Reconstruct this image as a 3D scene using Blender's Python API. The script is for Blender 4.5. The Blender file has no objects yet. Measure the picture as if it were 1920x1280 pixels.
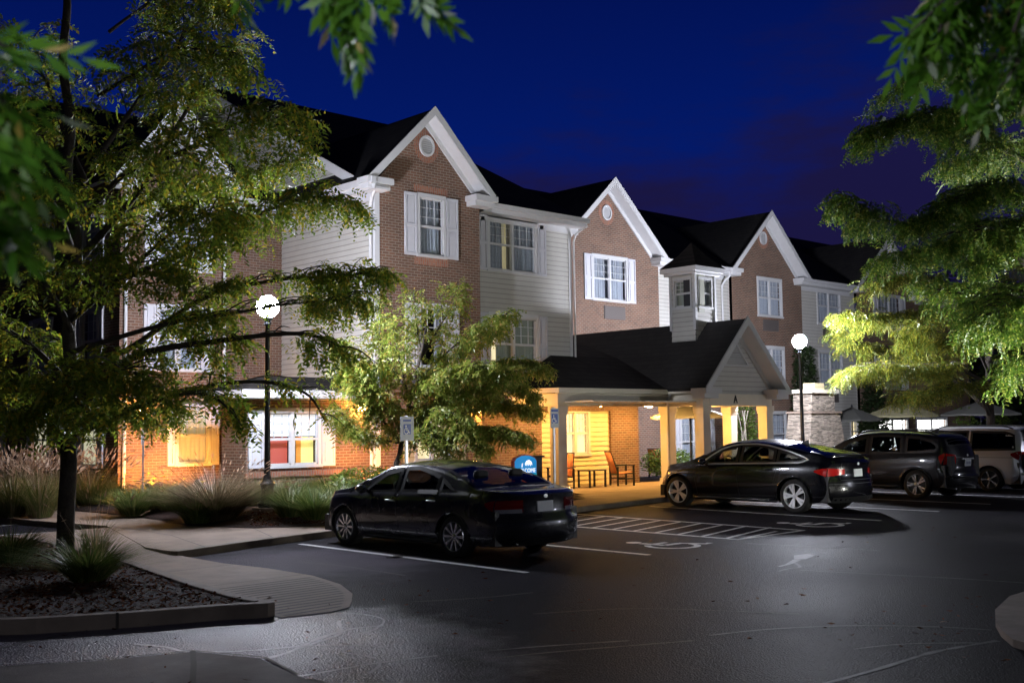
import bpy, bmesh, math, random
import numpy as np
from mathutils import Vector, Matrix
random.seed(7); RNG = np.random.default_rng(11)
SC = bpy.context.scene
COL = SC.collection
PI = math.pi
# ---------------------------------------------------------------- camera
CAM_H = 2.0; FPX = 2117.5; YAW, PIT, ROL = .818761, .0752953, -.0136892
_F = Vector((math.cos(YAW)*math.cos(PIT), math.sin(YAW)*math.cos(PIT), math.sin(PIT)))
_R0 = Vector((math.sin(YAW), -math.cos(YAW), 0)); _U0 = _R0.cross(_F)
_R = _R0*math.cos(ROL)+_U0*math.sin(ROL); _U = -_R0*math.sin(ROL)+_U0*math.cos(ROL)
cd = bpy.data.cameras.new('camera'); cam = bpy.data.objects.new('camera', cd); COL.objects.link(cam)
M = Matrix((( _R.x, _U.x, -_F.x, 0), (_R.y, _U.y, -_F.y, 0), (_R.z, _U.z, -_F.z, CAM_H), (0, 0, 0, 1)))
cam.matrix_world = M
cd.sensor_width = 36; cd.lens = FPX/1920*36; cd.clip_end = 2000; cd.clip_start = .05
cd.dof.use_dof = True; cd.dof.focus_distance = 24; cd.dof.aperture_fstop = 3.8
SC.camera = cam
CAMP = Vector((0, 0, CAM_H))
def ray(x, y): return _F*FPX + _R*(x-960) - _U*(y-640)
def at(x, y, depth):               # survey point from the photograph at a distance along the view axis
    d = ray(x, y); return CAMP + d*(depth/(d.dot(_F)))
def depth_of(p): return (Vector(p)-CAMP).dot(_F)
# ---------------------------------------------------------------- object bookkeeping
def tag(o, label=None, cat=None, group=None, kind=None):
    if label: o['label'] = label
    if cat: o['category'] = cat
    if group: o['group'] = group
    if kind: o['kind'] = kind
    return o
def thing(name, loc, label, cat, group=None, rz=0):
    o = bpy.data.objects.new(name, None); COL.objects.link(o); o.location = loc; o.rotation_euler = (0, 0, rz)
    o.empty_display_size = .2
    return tag(o, label, cat, group)
def origin_of(o):
    v = Vector((0, 0, 0))
    while o is not None:
        v += Vector(o.location); o = o.parent
    return v
def copy_tree(o, parent=None):
    c = o.copy(); COL.objects.link(c); c.parent = parent
    for ch in list(o.children): copy_tree(ch, c)
    return c
class MB:
    def __init__(s): s.v = []; s.f = []; s.m = []; s.mi = 0
    def add(s, vs, fs):
        b = len(s.v); s.v += [tuple(v) for v in vs]
        for f in fs: s.f.append(tuple(i+b for i in f)); s.m.append(s.mi)
        return s
    def quad(s, a, b, c, d): return s.add([a, b, c, d], [(0, 1, 2, 3)])
    def box(s, x0, x1, y0, y1, z0, z1):
        return s.add([(x0,y0,z0),(x1,y0,z0),(x1,y1,z0),(x0,y1,z0),(x0,y0,z1),(x1,y0,z1),(x1,y1,z1),(x0,y1,z1)],
            [(0,3,2,1),(4,5,6,7),(0,1,5,4),(1,2,6,5),(2,3,7,6),(3,0,4,7)])
    def bar(s, a, b, w, h, up=(0,0,1)):
        a = Vector(a); b = Vector(b); d = (b-a).normalized(); u = Vector(up)
        x = d.cross(u)
        if x.length < 1e-5: x = d.cross(Vector((1,0,0)))
        x.normalize(); u = x.cross(d).normalized(); x *= w/2; u *= h/2
        return s.add([a-x-u,a+x-u,a+x+u,a-x+u,b-x-u,b+x-u,b+x+u,b-x+u],[(0,1,2,3),(7,6,5,4),(0,4,5,1),(1,5,6,2),(2,6,7,3),(3,7,4,0)])
    def tube(s, pts, rad, n=8, cap=True):
        pts = [Vector(p) for p in pts]; rs = rad if hasattr(rad, '__len__') else [rad]*len(pts)
        rings = []; prev = None
        for i, p in enumerate(pts):
            d = (pts[min(i+1, len(pts)-1)]-pts[max(i-1, 0)]).normalized()
            if prev is None:
                x = d.cross(Vector((0,0,1)));  x = x if x.length > 1e-3 else d.cross(Vector((1,0,0)))
            else: x = prev - d*prev.dot(d)
            x.normalize(); y = d.cross(x); prev = x
            rings.append([p + (x*math.cos(2*PI*k/n) + y*math.sin(2*PI*k/n))*rs[i] for k in range(n)])
        vs = [v for r in rings for v in r]; fs = []
        for i in range(len(rings)-1):
            for k in range(n): fs.append((i*n+k, i*n+(k+1)%n, (i+1)*n+(k+1)%n, (i+1)*n+k))
        if cap: fs.append(tuple(range(n-1, -1, -1))); fs.append(tuple((len(rings)-1)*n+k for k in range(n)))
        return s.add(vs, fs)
    def lathe(s, prof, c=(0,0,0), n=20, axis='z'):
        vs = []; fs = []
        for r, h in prof:
            for k in range(n):
                a = 2*PI*k/n
                if axis == 'z': vs.append((c[0]+r*math.cos(a), c[1]+r*math.sin(a), c[2]+h))
                else: vs.append((c[0]+h, c[1]+r*math.cos(a), c[2]+r*math.sin(a)))
        for i in range(len(prof)-1):
            for k in range(n): fs.append((i*n+k, i*n+(k+1)%n, (i+1)*n+(k+1)%n, (i+1)*n+k))
        return s.add(vs, fs)
    def prism(s, poly, z0, z1):       # polygon in xy, extruded in z
        n = len(poly); vs = [(x, y, z0) for x, y in poly] + [(x, y, z1) for x, y in poly]
        return s.add(vs, [tuple(range(n-1, -1, -1)), tuple(range(n, 2*n))] + [(i, (i+1)%n, n+(i+1)%n, n+i) for i in range(n)])
    def build(s, name, mats, parent=None, smooth=False, bevel=0, origin=None, tri=False):
        o0 = origin if origin is not None else (origin_of(parent) if parent is not None else Vector((0,0,0)))
        o0 = Vector(o0)
        me = bpy.data.meshes.new(name)
        me.from_pydata([(v[0]-o0.x, v[1]-o0.y, v[2]-o0.z) for v in s.v], [], s.f)
        if not isinstance(mats, (list, tuple)): mats = [mats]
        for m in mats: me.materials.append(m)
        if len(mats) > 1: me.polygons.foreach_set('material_index', s.m)
        if smooth: me.polygons.foreach_set('use_smooth', [True]*len(me.polygons))
        me.update()
        o = bpy.data.objects.new(name, me); COL.objects.link(o)
        if parent is not None: o.parent = parent
        elif origin is not None: o.location = o0
        if bevel:
            b = o.modifiers.new('bevel', 'BEVEL'); b.width = bevel; b.segments = 2; b.limit_method = 'ANGLE'; b.angle_limit = math.radians(40)
        return o
def fast_mesh(name, V, Q, mat, parent=None, origin=None, smooth=False):
    """numpy quads -> object"""
    o0 = Vector(origin) if origin is not None else (origin_of(parent) if parent is not None else Vector((0,0,0)))
    V = np.asarray(V, np.float32) - np.array(o0, np.float32); Q = np.asarray(Q, np.int32)
    me = bpy.data.meshes.new(name); me.vertices.add(len(V)); me.vertices.foreach_set('co', V.ravel())
    k = Q.shape[1]; me.loops.add(Q.size); me.loops.foreach_set('vertex_index', Q.ravel())
    me.polygons.add(len(Q)); me.polygons.foreach_set('loop_start', np.arange(0, Q.size, k, dtype=np.int32))
    me.polygons.foreach_set('loop_total', np.full(len(Q), k, np.int32))
    if smooth: me.polygons.foreach_set('use_smooth', np.ones(len(Q), bool))
    me.materials.append(mat); me.update(calc_edges=True)
    o = bpy.data.objects.new(name, me); COL.objects.link(o)
    if parent is not None: o.parent = parent
    elif origin is not None: o.location = o0
    return o
# ---------------------------------------------------------------- materials
def newmat(name):
    m = bpy.data.materials.new(name); m.use_nodes = True; nt = m.node_tree
    return m, nt, nt.nodes['Principled BSDF']
def N(nt, t, **kw):
    n = nt.nodes.new(t)
    for k, v in kw.items():
        if k in n.inputs.keys(): n.inputs[k].default_value = v
        else: setattr(n, k, v)
    return n
def L(nt, a, b): nt.links.new(a, b)
def c4(c): return (c[0], c[1], c[2], 1)
def plain(name, col, rough=.6, metal=0, var=0, scale=8, bump=0, bscale=40, spec=.5, coat=0, col2=None, dist=.01):
    m, nt, b = newmat(name)
    b.inputs['Base Color'].default_value = c4(col); b.inputs['Roughness'].default_value = rough
    b.inputs['Metallic'].default_value = metal; b.inputs['Specular IOR Level'].default_value = spec
    if coat: b.inputs['Coat Weight'].default_value = coat; b.inputs['Coat Roughness'].default_value = .03
    if var or bump:
        tc = N(nt, 'ShaderNodeTexCoord')
    if var:
        no = N(nt, 'ShaderNodeTexNoise', Scale=scale, Detail=6.0, Roughness=.65); L(nt, tc.outputs['Object'], no.inputs['Vector'])
        r = N(nt, 'ShaderNodeValToRGB'); r.color_ramp.elements[0].position = .3; r.color_ramp.elements[1].position = .7
        a = tuple(c*(1-var) for c in col); d = col2 if col2 else tuple(min(1, c*(1+var)) for c in col)
        r.color_ramp.elements[0].color = c4(a); r.color_ramp.elements[1].color = c4(d)
        L(nt, no.outputs['Fac'], r.inputs['Fac']); L(nt, r.outputs['Color'], b.inputs['Base Color'])
    if bump:
        n2 = N(nt, 'ShaderNodeTexNoise', Scale=bscale, Detail=4.0); L(nt, tc.outputs['Object'], n2.inputs['Vector'])
        bp = N(nt, 'ShaderNodeBump', Strength=bump, Distance=dist); L(nt, n2.outputs['Fac'], bp.inputs['Height']); L(nt, bp.outputs['Normal'], b.inputs['Normal'])
    return m
def emit(name, col, s, base=(.8,.8,.8)):
    m, nt, b = newmat(name); b.inputs['Base Color'].default_value = c4(base)
    b.inputs['Emission Color'].default_value = c4(col); b.inputs['Emission Strength'].default_value = s
    return m
def brick(name, axis, c1, c2, mortar, vert=False, bw=.215, bh=.075):
    m, nt, b = newmat(name); tc = N(nt, 'ShaderNodeTexCoord'); sp = N(nt, 'ShaderNodeSeparateXYZ'); L(nt, tc.outputs['Object'], sp.inputs[0])
    cb = N(nt, 'ShaderNodeCombineXYZ')
    u = sp.outputs['X' if axis == 'x' else 'Y']; v = sp.outputs['Z']
    if vert: u, v = v, u
    L(nt, u, cb.inputs[0]); L(nt, v, cb.inputs[1])
    br = N(nt, 'ShaderNodeTexBrick'); L(nt, cb.outputs[0], br.inputs['Vector'])
    for k, x in (('Scale', 1), ('Mortar Size', .009), ('Mortar Smooth', .1), ('Bias', -.2), ('Brick Width', bw), ('Row Height', bh)): br.inputs[k].default_value = x
    br.inputs['Color1'].default_value = c4(c1); br.inputs['Color2'].default_value = c4(c2); br.inputs['Mortar'].default_value = c4(mortar)
    no = N(nt, 'ShaderNodeTexNoise', Scale=1.3, Detail=5.0); L(nt, tc.outputs['Object'], no.inputs['Vector'])
    mx = N(nt, 'ShaderNodeMix', data_type='RGBA', blend_type='MULTIPLY'); mx.inputs['Factor'].default_value = .5
    L(nt, br.outputs['Color'], mx.inputs['A']); L(nt, no.outputs['Fac'], mx.inputs['B'])
    g = N(nt, 'ShaderNodeHueSaturation', Value=1.35); L(nt, mx.outputs['Result'], g.inputs['Color']); L(nt, g.outputs['Color'], b.inputs['Base Color'])
    bp = N(nt, 'ShaderNodeBump', Strength=.6, Distance=.006); bp.invert = True; L(nt, br.outputs['Fac'], bp.inputs['Height']); L(nt, bp.outputs['Normal'], b.inputs['Normal'])
    b.inputs['Roughness'].default_value = .85
    return m
def glass(name, tint=(.75,.8,.85), refl=.04, rough=.01):
    m, nt, b = newmat(name); nt.nodes.remove(b); out = nt.nodes['Material Output']
    t = N(nt, 'ShaderNodeBsdfTransparent'); t.inputs[0].default_value = c4(tint)
    g = N(nt, 'ShaderNodeBsdfGlossy'); g.inputs['Roughness'].default_value = rough
    fr = N(nt, 'ShaderNodeLayerWeight'); fr.inputs['Blend'].default_value = .5
    pw = N(nt, 'ShaderNodeMath', operation='POWER'); pw.inputs[1].default_value = 4.0; L(nt, fr.outputs['Facing'], pw.inputs[0])
    ad = N(nt, 'ShaderNodeMath', operation='MULTIPLY_ADD', use_clamp=True); ad.inputs[1].default_value = .85; ad.inputs[2].default_value = .035+refl; L(nt, pw.outputs[0], ad.inputs[0])
    mx = N(nt, 'ShaderNodeMixShader'); L(nt, ad.outputs[0], mx.inputs[0]); L(nt, t.outputs[0], mx.inputs[1]); L(nt, g.outputs[0], mx.inputs[2]); L(nt, mx.outputs[0], out.inputs[0])
    return m
def leafmat(name, ramp, trans=.45, rough=.45, gloss=.05):
    m, nt, b = newmat(name); nt.nodes.remove(b); out = nt.nodes['Material Output']
    ge = N(nt, 'ShaderNodeNewGeometry'); r = N(nt, 'ShaderNodeValToRGB')
    e = r.color_ramp.elements; e[0].position = ramp[0][0]; e[0].color = c4(ramp[0][1]); e[1].position = ramp[-1][0]; e[1].color = c4(ramp[-1][1])
    for p, c in ramp[1:-1]: x = e.new(p); x.color = c4(c)
    L(nt, ge.outputs['Random Per Island'], r.inputs['Fac'])
    d = N(nt, 'ShaderNodeBsdfDiffuse'); t = N(nt, 'ShaderNodeBsdfTranslucent'); L(nt, r.outputs[0], d.inputs[0]); L(nt, r.outputs[0], t.inputs[0])
    mx = N(nt, 'ShaderNodeMixShader'); mx.inputs[0].default_value = trans; L(nt, d.outputs[0], mx.inputs[1]); L(nt, t.outputs[0], mx.inputs[2])
    gl = N(nt, 'ShaderNodeBsdfGlossy'); gl.inputs['Roughness'].default_value = rough; gl.inputs[0].default_value = (.8,.8,.8,1)
    m2 = N(nt, 'ShaderNodeMixShader'); m2.inputs[0].default_value = gloss; L(nt, mx.outputs[0], m2.inputs[1]); L(nt, gl.outputs[0], m2.inputs[2]); L(nt, m2.outputs[0], out.inputs[0])
    return m
MT = {}
B1, B2, BM = (.155,.076,.047), (.094,.050,.034), (.22,.185,.15)
MT['brick_x'] = brick('brick_x', 'x', B1, B2, BM); MT['brick_y'] = brick('brick_y', 'y', B1, B2, BM)
MT['soldier'] = brick('brick_soldier', 'x', (.31,.12,.07), (.22,.085,.055), BM, vert=True)
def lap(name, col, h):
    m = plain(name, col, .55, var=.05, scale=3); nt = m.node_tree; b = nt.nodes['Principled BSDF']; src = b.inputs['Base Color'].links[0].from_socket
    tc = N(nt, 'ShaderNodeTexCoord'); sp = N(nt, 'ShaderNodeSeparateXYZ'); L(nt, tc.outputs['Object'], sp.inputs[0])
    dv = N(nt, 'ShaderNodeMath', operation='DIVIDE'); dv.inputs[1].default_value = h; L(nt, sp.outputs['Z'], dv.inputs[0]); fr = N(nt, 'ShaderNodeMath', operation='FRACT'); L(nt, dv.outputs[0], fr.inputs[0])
    lt = N(nt, 'ShaderNodeMath', operation='LESS_THAN'); lt.inputs[1].default_value = .16; L(nt, fr.outputs[0], lt.inputs[0])  # dark band paints a shadow line along each lap joint
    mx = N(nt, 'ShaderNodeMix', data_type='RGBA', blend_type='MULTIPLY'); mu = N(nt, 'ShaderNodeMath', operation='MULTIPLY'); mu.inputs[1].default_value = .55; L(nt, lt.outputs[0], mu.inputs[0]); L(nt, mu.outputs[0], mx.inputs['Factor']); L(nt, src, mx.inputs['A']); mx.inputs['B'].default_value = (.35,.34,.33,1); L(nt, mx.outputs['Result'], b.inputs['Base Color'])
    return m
LAP = .15
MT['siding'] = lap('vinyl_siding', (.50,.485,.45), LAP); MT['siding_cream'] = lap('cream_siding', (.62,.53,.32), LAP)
MT['trim'] = plain('white_trim', (.53,.53,.54), .45, var=.04, scale=5)
MT['cream'] = plain('cream_trim', (.68,.62,.50), .5, var=.04, scale=4)
MT['shutter'] = plain('white_shutter', (.52,.52,.56), .45, var=.03)
MT['shingle'] = brick('roof_shingle', 'x', (.022,.019,.018), (.010,.009,.009), (.005,.005,.005), bw=.3, bh=.14); MT['shingle'].node_tree.nodes['Principled BSDF'].inputs['Specular IOR Level'].default_value = .15
MT['shingle_y'] = brick('roof_shingle_y', 'y', (.022,.019,.018), (.010,.009,.009), (.005,.005,.005), bw=.3, bh=.14)
MT['glass'] = glass('window_glass', (.8,.85,.9), .02)
MT['dark_room'] = plain('dark_room', (.03,.03,.035), .9)
MT['curtain'] = plain('curtain_cloth', (.44,.44,.46), .9, var=.15, scale=20)
MT['curtain_lit'] = emit('lit_curtain', (1,.80,.45), 1.1, (.7,.62,.45))
MT['patio_lit'] = emit('bright_room', (1,.95,.85), 5, (.8,.8,.8))
MT['curtain_warm'] = emit('warm_room', (1,.80,.38), .28, (.5,.45,.3))
MT['curtain_dim'] = emit('dim_warm_curtain', (.8,.9,.6), .035, (.3,.3,.25))
MT['blind'] = emit('lit_blind', (1,.97,.92), .8, (.8,.8,.8))
MT['red_panel'] = emit('red_panel', (1,.16,.08), .32, (.5,.1,.07)); MT['orange_panel'] = emit('orange_panel', (1,.35,.03), .6, (.6,.25,.05)); MT['yellow_panel'] = emit('yellow_panel', (1,.85,.25), .9, (.7,.6,.2))
MT['grille'] = plain('dark_grille', (.10,.085,.08), .6)
MT['metal_dark'] = plain('black_metal', (.012,.013,.016), .35, .3, bump=.1)
MT['steel'] = plain('galvanised_steel', (.55,.56,.58), .35, .9, var=.1)
MT['chrome'] = plain('chrome', (.8,.8,.82), .3, .4)
MT['rim'] = plain('alloy', (.62,.63,.66), .25, .85)
MT['rubber'] = plain('tyre_rubber', (.012,.012,.012), .8)
MT['blackplastic'] = plain('black_plastic', (.012,.012,.013), .45)
MT['carglass'] = glass('car_glass', (.42,.45,.45), .015)
MT['darkglass'] = glass('privacy_glass', (.02,.022,.025), .02)
MT['seat'] = plain('dark_seat', (.03,.03,.032), .8)
def paint(name, col, metal=.3, rough=.28):
    m, nt, b = newmat(name); b.inputs['Base Color'].default_value = c4(col); b.inputs['Metallic'].default_value = metal; b.inputs['Roughness'].default_value = rough
    b.inputs['Coat Weight'].default_value = 1; b.inputs['Coat Roughness'].default_value = .04
    tc = N(nt, 'ShaderNodeTexCoord'); no = N(nt, 'ShaderNodeTexNoise', Scale=2.5, Detail=5.0); L(nt, tc.outputs['Object'], no.inputs['Vector'])
    r = N(nt, 'ShaderNodeMapRange'); r.inputs['To Min'].default_value = rough-.06; r.inputs['To Max'].default_value = rough+.1; L(nt, no.outputs['Fac'], r.inputs['Value']); L(nt, r.outputs[0], b.inputs['Roughness'])
    return m
MT['paint_grey'] = paint('grey_paint', (.024,.024,.032), .4, .26)
MT['paint_black'] = paint('black_paint', (.003,.003,.005), .05, .22)
MT['paint_charcoal'] = paint('charcoal_paint', (.016,.016,.019), .4, .28)
MT['paint_silver'] = paint('silver_paint', (.80,.80,.84), .4, .32)
def redlamp(name, e, base=(.45,.010,.008)):
    m, nt, b = newmat(name); b.inputs['Base Color'].default_value = c4(base); b.inputs['Roughness'].default_value = .12; b.inputs['Coat Weight'].default_value = 1
    b.inputs['Emission Color'].default_value = (1,.03,.02,1); b.inputs['Emission Strength'].default_value = e
    return m
MT['tail'] = redlamp('tail_lens', 0.0); MT['tail_dark'] = redlamp('dark_tail_lens', 0.0, (.16,.004,.004))
MT['clearlens'] = plain('clear_lens', (.6,.6,.62), .1, .6, coat=1)
MT['plate'] = plain('plate', (.6,.62,.66), .4); MT['plate_ink'] = plain('plate_ink', (.10,.13,.25), .5)
MT['white_paint'] = plain('road_paint', (.50,.50,.50), .75, spec=.1, var=.35, scale=14)
MT['faded_paint'] = plain('faded_road_paint', (.17,.17,.17), .65, spec=.15, var=.5, scale=11)
MT['concrete'] = plain('concrete', (.225,.175,.14), .8, spec=.1, var=.16, scale=2.2, bump=.25, bscale=90)
MT['concrete_dark'] = plain('worn_concrete', (.10,.088,.088), .75, spec=.08, var=.22, scale=2.5, bump=.3, bscale=80)
MT['kerb'] = plain('kerb_concrete', (.19,.155,.13), .8, spec=.1, var=.2, scale=3, bump=.3, bscale=70)
MT['joint'] = plain('joint', (.05,.045,.04), .9)
MT['sealer_pale'] = plain('pale_sealer_track', (.23,.215,.24), .6, spec=.3, var=.4, scale=7)
MT['sealer'] = plain('sealer_track', (.062,.059,.066), .65, spec=.15, var=.5, scale=6)
MT['mulch'] = plain('mulch', (.028,.010,.006), .95, var=.6, scale=30, bump=1, bscale=45, dist=.05)
MT['bark'] = plain('bark', (.045,.036,.030), .9, var=.4, scale=9, bump=.8, bscale=25, dist=.02)
MT['bark_pale'] = plain('pale_bark', (.30,.27,.22), .9, var=.3, scale=9, bump=.5, bscale=25)
# asphalt: speckle, patches of wear and painted lamp sheen
def asphalt():
    m, nt, b = newmat('asphalt'); tc = N(nt, 'ShaderNodeTexCoord')
    n1 = N(nt, 'ShaderNodeTexNoise', Scale=.35, Detail=5.0); n2 = N(nt, 'ShaderNodeTexNoise', Scale=70, Detail=3.0); n3 = N(nt, 'ShaderNodeTexVoronoi', Scale=55)
    for n in (n1, n2, n3): L(nt, tc.outputs['Object'], n.inputs['Vector'])
    r = N(nt, 'ShaderNodeValToRGB'); e = r.color_ramp.elements; e[0].position = .35; e[0].color = (.015,.0142,.0172,1); e[1].position = .68; e[1].color = (.029,.0275,.034,1); b.inputs['Specular IOR Level'].default_value = .012; L(nt, n1.outputs['Fac'], r.inputs['Fac'])
    r2 = N(nt, 'ShaderNodeValToRGB'); e = r2.color_ramp.elements; e[0].position = .3; e[0].color = (.45,.45,.45,1); e[1].position = .75; e[1].color = (1.7,1.7,1.7,1); L(nt, n2.outputs['Fac'], r2.inputs['Fac'])
    mx = N(nt, 'ShaderNodeMix', data_type='RGBA', blend_type='MULTIPLY'); mx.inputs['Factor'].default_value = 1; L(nt, r2.outputs[0], mx.inputs['B']); L(nt, mx.outputs['Result'], b.inputs['Base Color'])
    # older pavement at the entrance; lamp sheen painted in there and by the ramp
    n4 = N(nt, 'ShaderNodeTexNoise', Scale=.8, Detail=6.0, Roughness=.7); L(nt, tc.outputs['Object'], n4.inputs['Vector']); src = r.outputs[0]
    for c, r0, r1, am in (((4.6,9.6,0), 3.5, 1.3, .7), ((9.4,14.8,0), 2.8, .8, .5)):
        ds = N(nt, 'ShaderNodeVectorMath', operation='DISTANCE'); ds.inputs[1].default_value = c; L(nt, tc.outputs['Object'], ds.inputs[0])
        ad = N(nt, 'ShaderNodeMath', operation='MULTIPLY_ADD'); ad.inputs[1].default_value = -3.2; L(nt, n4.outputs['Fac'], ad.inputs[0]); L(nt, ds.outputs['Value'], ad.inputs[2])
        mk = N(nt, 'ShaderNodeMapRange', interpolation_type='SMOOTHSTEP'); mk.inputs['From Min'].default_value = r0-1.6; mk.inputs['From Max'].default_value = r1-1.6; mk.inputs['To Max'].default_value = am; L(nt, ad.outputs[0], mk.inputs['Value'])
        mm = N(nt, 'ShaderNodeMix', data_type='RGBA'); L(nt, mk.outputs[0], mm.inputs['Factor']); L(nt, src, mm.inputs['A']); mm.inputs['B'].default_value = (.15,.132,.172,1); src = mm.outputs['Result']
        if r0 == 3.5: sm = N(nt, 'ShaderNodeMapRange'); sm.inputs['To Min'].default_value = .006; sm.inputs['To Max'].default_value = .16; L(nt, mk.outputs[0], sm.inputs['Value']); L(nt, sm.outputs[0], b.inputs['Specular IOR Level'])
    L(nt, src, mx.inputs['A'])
    mr = N(nt, 'ShaderNodeMapRange'); mr.inputs['To Min'].default_value = .44; mr.inputs['To Max'].default_value = .60; L(nt, n1.outputs['Fac'], mr.inputs['Value']); L(nt, mr.outputs[0], b.inputs['Roughness'])
    bp = N(nt, 'ShaderNodeBump', Strength=.5, Distance=.02); L(nt, n3.outputs['Distance'], bp.inputs['Height'])
    bp2 = N(nt, 'ShaderNodeBump', Strength=.4, Distance=.006); L(nt, n2.outputs['Fac'], bp2.inputs['Height']); L(nt, bp.outputs['Normal'], bp2.inputs['Normal']); L(nt, bp2.outputs['Normal'], b.inputs['Normal'])
    return m
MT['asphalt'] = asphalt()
def stone():
    m, nt, b = newmat('stacked_stone'); tc = N(nt, 'ShaderNodeTexCoord'); mp = N(nt, 'ShaderNodeMapping'); mp.inputs['Scale'].default_value = (3.4, 3.4, 17)
    L(nt, tc.outputs['Object'], mp.inputs['Vector']); v = N(nt, 'ShaderNodeTexVoronoi', Scale=1.4); L(nt, mp.outputs[0], v.inputs['Vector'])
    r = N(nt, 'ShaderNodeValToRGB'); e = r.color_ramp.elements; e[0].color = (.10,.085,.07,1); e[1].color = (.36,.30,.24,1); sp = N(nt, 'ShaderNodeSeparateColor'); L(nt, v.outputs['Color'], sp.inputs[0]); L(nt, sp.outputs[0], r.inputs['Fac']); L(nt, r.outputs[0], b.inputs['Base Color'])
    v2 = N(nt, 'ShaderNodeTexVoronoi', Scale=1.4, feature='DISTANCE_TO_EDGE'); L(nt, mp.outputs[0], v2.inputs['Vector']); bp = N(nt, 'ShaderNodeBump', Strength=1, Distance=.05); L(nt, v2.outputs[0], bp.inputs['Height']); L(nt, bp.outputs[0], b.inputs['Normal'])
    b.inputs['Roughness'].default_value = .9
    return m
MT['stone'] = stone()
MT['sling'] = plain('orange_sling', (.42,.14,.06), .7); MT['umbrella_tan'] = plain('tan_canvas', (.17,.155,.085), .8, var=.08); MT['umbrella_dark'] = plain('dark_canvas', (.022,.022,.019), .8); MT['umbrella_white'] = plain('pale_canvas', (.22,.22,.20), .8)
MT['lf_locust'] = leafmat('locust_leaf', [(0,(.09,.155,.016)), (.6,(.19,.27,.025)), (.82,(.32,.33,.035)), (1,(.5,.36,.03))], .58)
MT['lf_locust_r'] = leafmat('locust_leaf_pale', [(0,(.055,.125,.014)), (.7,(.125,.225,.028)), (1,(.38,.40,.07))], .5)
MT['lf_gold'] = leafmat('golden_leaf', [(0,(.07,.12,.014)), (.5,(.15,.19,.022)), (1,(.34,.28,.03))])
MT['lf_mid'] = leafmat('birch_leaf', [(0,(.13,.20,.025)), (.55,(.24,.31,.045)), (.85,(.40,.40,.09)), (1,(.50,.32,.09))], .55)
MT['lf_near'] = leafmat('near_leaf', [(0,(.07,.20,.018)), (.87,(.15,.33,.03)), (.96,(.5,.52,.45)), (1,(.6,.42,.03))], .5, .3)
MT['lf_dark'] = leafmat('dark_leaf', [(0,(.015,.028,.01)), (1,(.035,.06,.018))], .25)
MT['grass_green'] = leafmat('grass_blade', [(0,(.045,.085,.015)), (.7,(.10,.15,.03)), (1,(.24,.22,.08))], .3)
MT['grass_tan'] = leafmat('grass_tan', [(0,(.07,.10,.02)), (.6,(.15,.17,.045)), (1,(.32,.25,.11))], .3)
MT['plume'] = leafmat('plume', [(0,(.33,.21,.14)), (1,(.62,.45,.32))], .4)
MT['shrub'] = leafmat('shrub_leaf', [(0,(.06,.12,.02)), (1,(.17,.24,.04))], .35)
MT['flower'] = plain('yellow_petal', (.75,.6,.05), .6)
LAMPC = (.84,.87,1.0)
MT['globe_l'] = emit('lamp_globe', LAMPC, 1350); MT['globe_r'] = emit('lamp_globe_far', LAMPC, 2500); MT['globe_side_assumed'] = emit('assumed_globe_side', LAMPC, 1900); MT['globe_rear_assumed'] = emit('assumed_globe_rear', LAMPC, 230)  # last two globes belong to assumed, unseen lamps
MT['warm_lens'] = emit('warm_lens', (1,.53,.13), 1150)
# ================================================================ SKY
w = bpy.data.worlds.new('World'); SC.world = w; w.use_nodes = True; nt = w.node_tree; bg = nt.nodes['Background']
tc = N(nt, 'ShaderNodeTexCoord'); sp = N(nt, 'ShaderNodeSeparateXYZ'); L(nt, tc.outputs['Generated'], sp.inputs[0])
sky = N(nt, 'ShaderNodeTexSky'); sky.sky_type = 'NISHITA'; sky.sun_disc = False; sky.sun_elevation = math.radians(-4); sky.sun_rotation = math.radians(200)
r = N(nt, 'ShaderNodeValToRGB'); e = r.color_ramp.elements
e[0].position = .0; e[0].color = (.0065,.006,.052,1); e[1].position = .5; e[1].color = (.0010,.0045,.058,1)
x = e.new(.12); x.color = (.0075,.0075,.075,1); x = e.new(.24); x.color = (.0008,.010,.135,1); x = e.new(.38); x.color = (.0006,.0056,.082,1)
L(nt, sp.outputs['Z'], r.inputs['Fac'])
mp = N(nt, 'ShaderNodeMapping'); mp.inputs['Scale'].default_value = (1, 1, 3.2); L(nt, tc.outputs['Generated'], mp.inputs['Vector'])
no = N(nt, 'ShaderNodeTexNoise', Scale=3.2, Detail=6.0, Roughness=.62); L(nt, mp.outputs[0], no.inputs['Vector'])
# cloud bank is denser toward the east (+X, low)
dr = N(nt, 'ShaderNodeVectorMath', operation='DOT_PRODUCT'); dr.inputs[1].default_value = (.95, -.10, -1.15); L(nt, tc.outputs['Generated'], dr.inputs[0])
ad = N(nt, 'ShaderNodeMath', operation='MULTIPLY_ADD'); ad.inputs[1].default_value = .75; L(nt, no.outputs['Fac'], ad.inputs[0]); L(nt, dr.outputs['Value'], ad.inputs[2])
cr = N(nt, 'ShaderNodeMapRange', interpolation_type='SMOOTHSTEP'); cr.inputs['From Min'].default_value = .65; cr.inputs['From Max'].default_value = .87; cr.inputs['To Max'].default_value = .9; L(nt, ad.outputs[0], cr.inputs['Value'])
mx = N(nt, 'ShaderNodeMix', data_type='RGBA'); L(nt, cr.outputs[0], mx.inputs['Factor']); L(nt, r.outputs[0], mx.inputs['A']); mx.inputs['B'].default_value = (.0105,.0080,.043,1)
m2 = N(nt, 'ShaderNodeMix', data_type='RGBA', blend_type='ADD'); m2.inputs['Factor'].default_value = .003; L(nt, mx.outputs['Result'], m2.inputs['A']); L(nt, sky.outputs[0], m2.inputs['B'])
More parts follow.
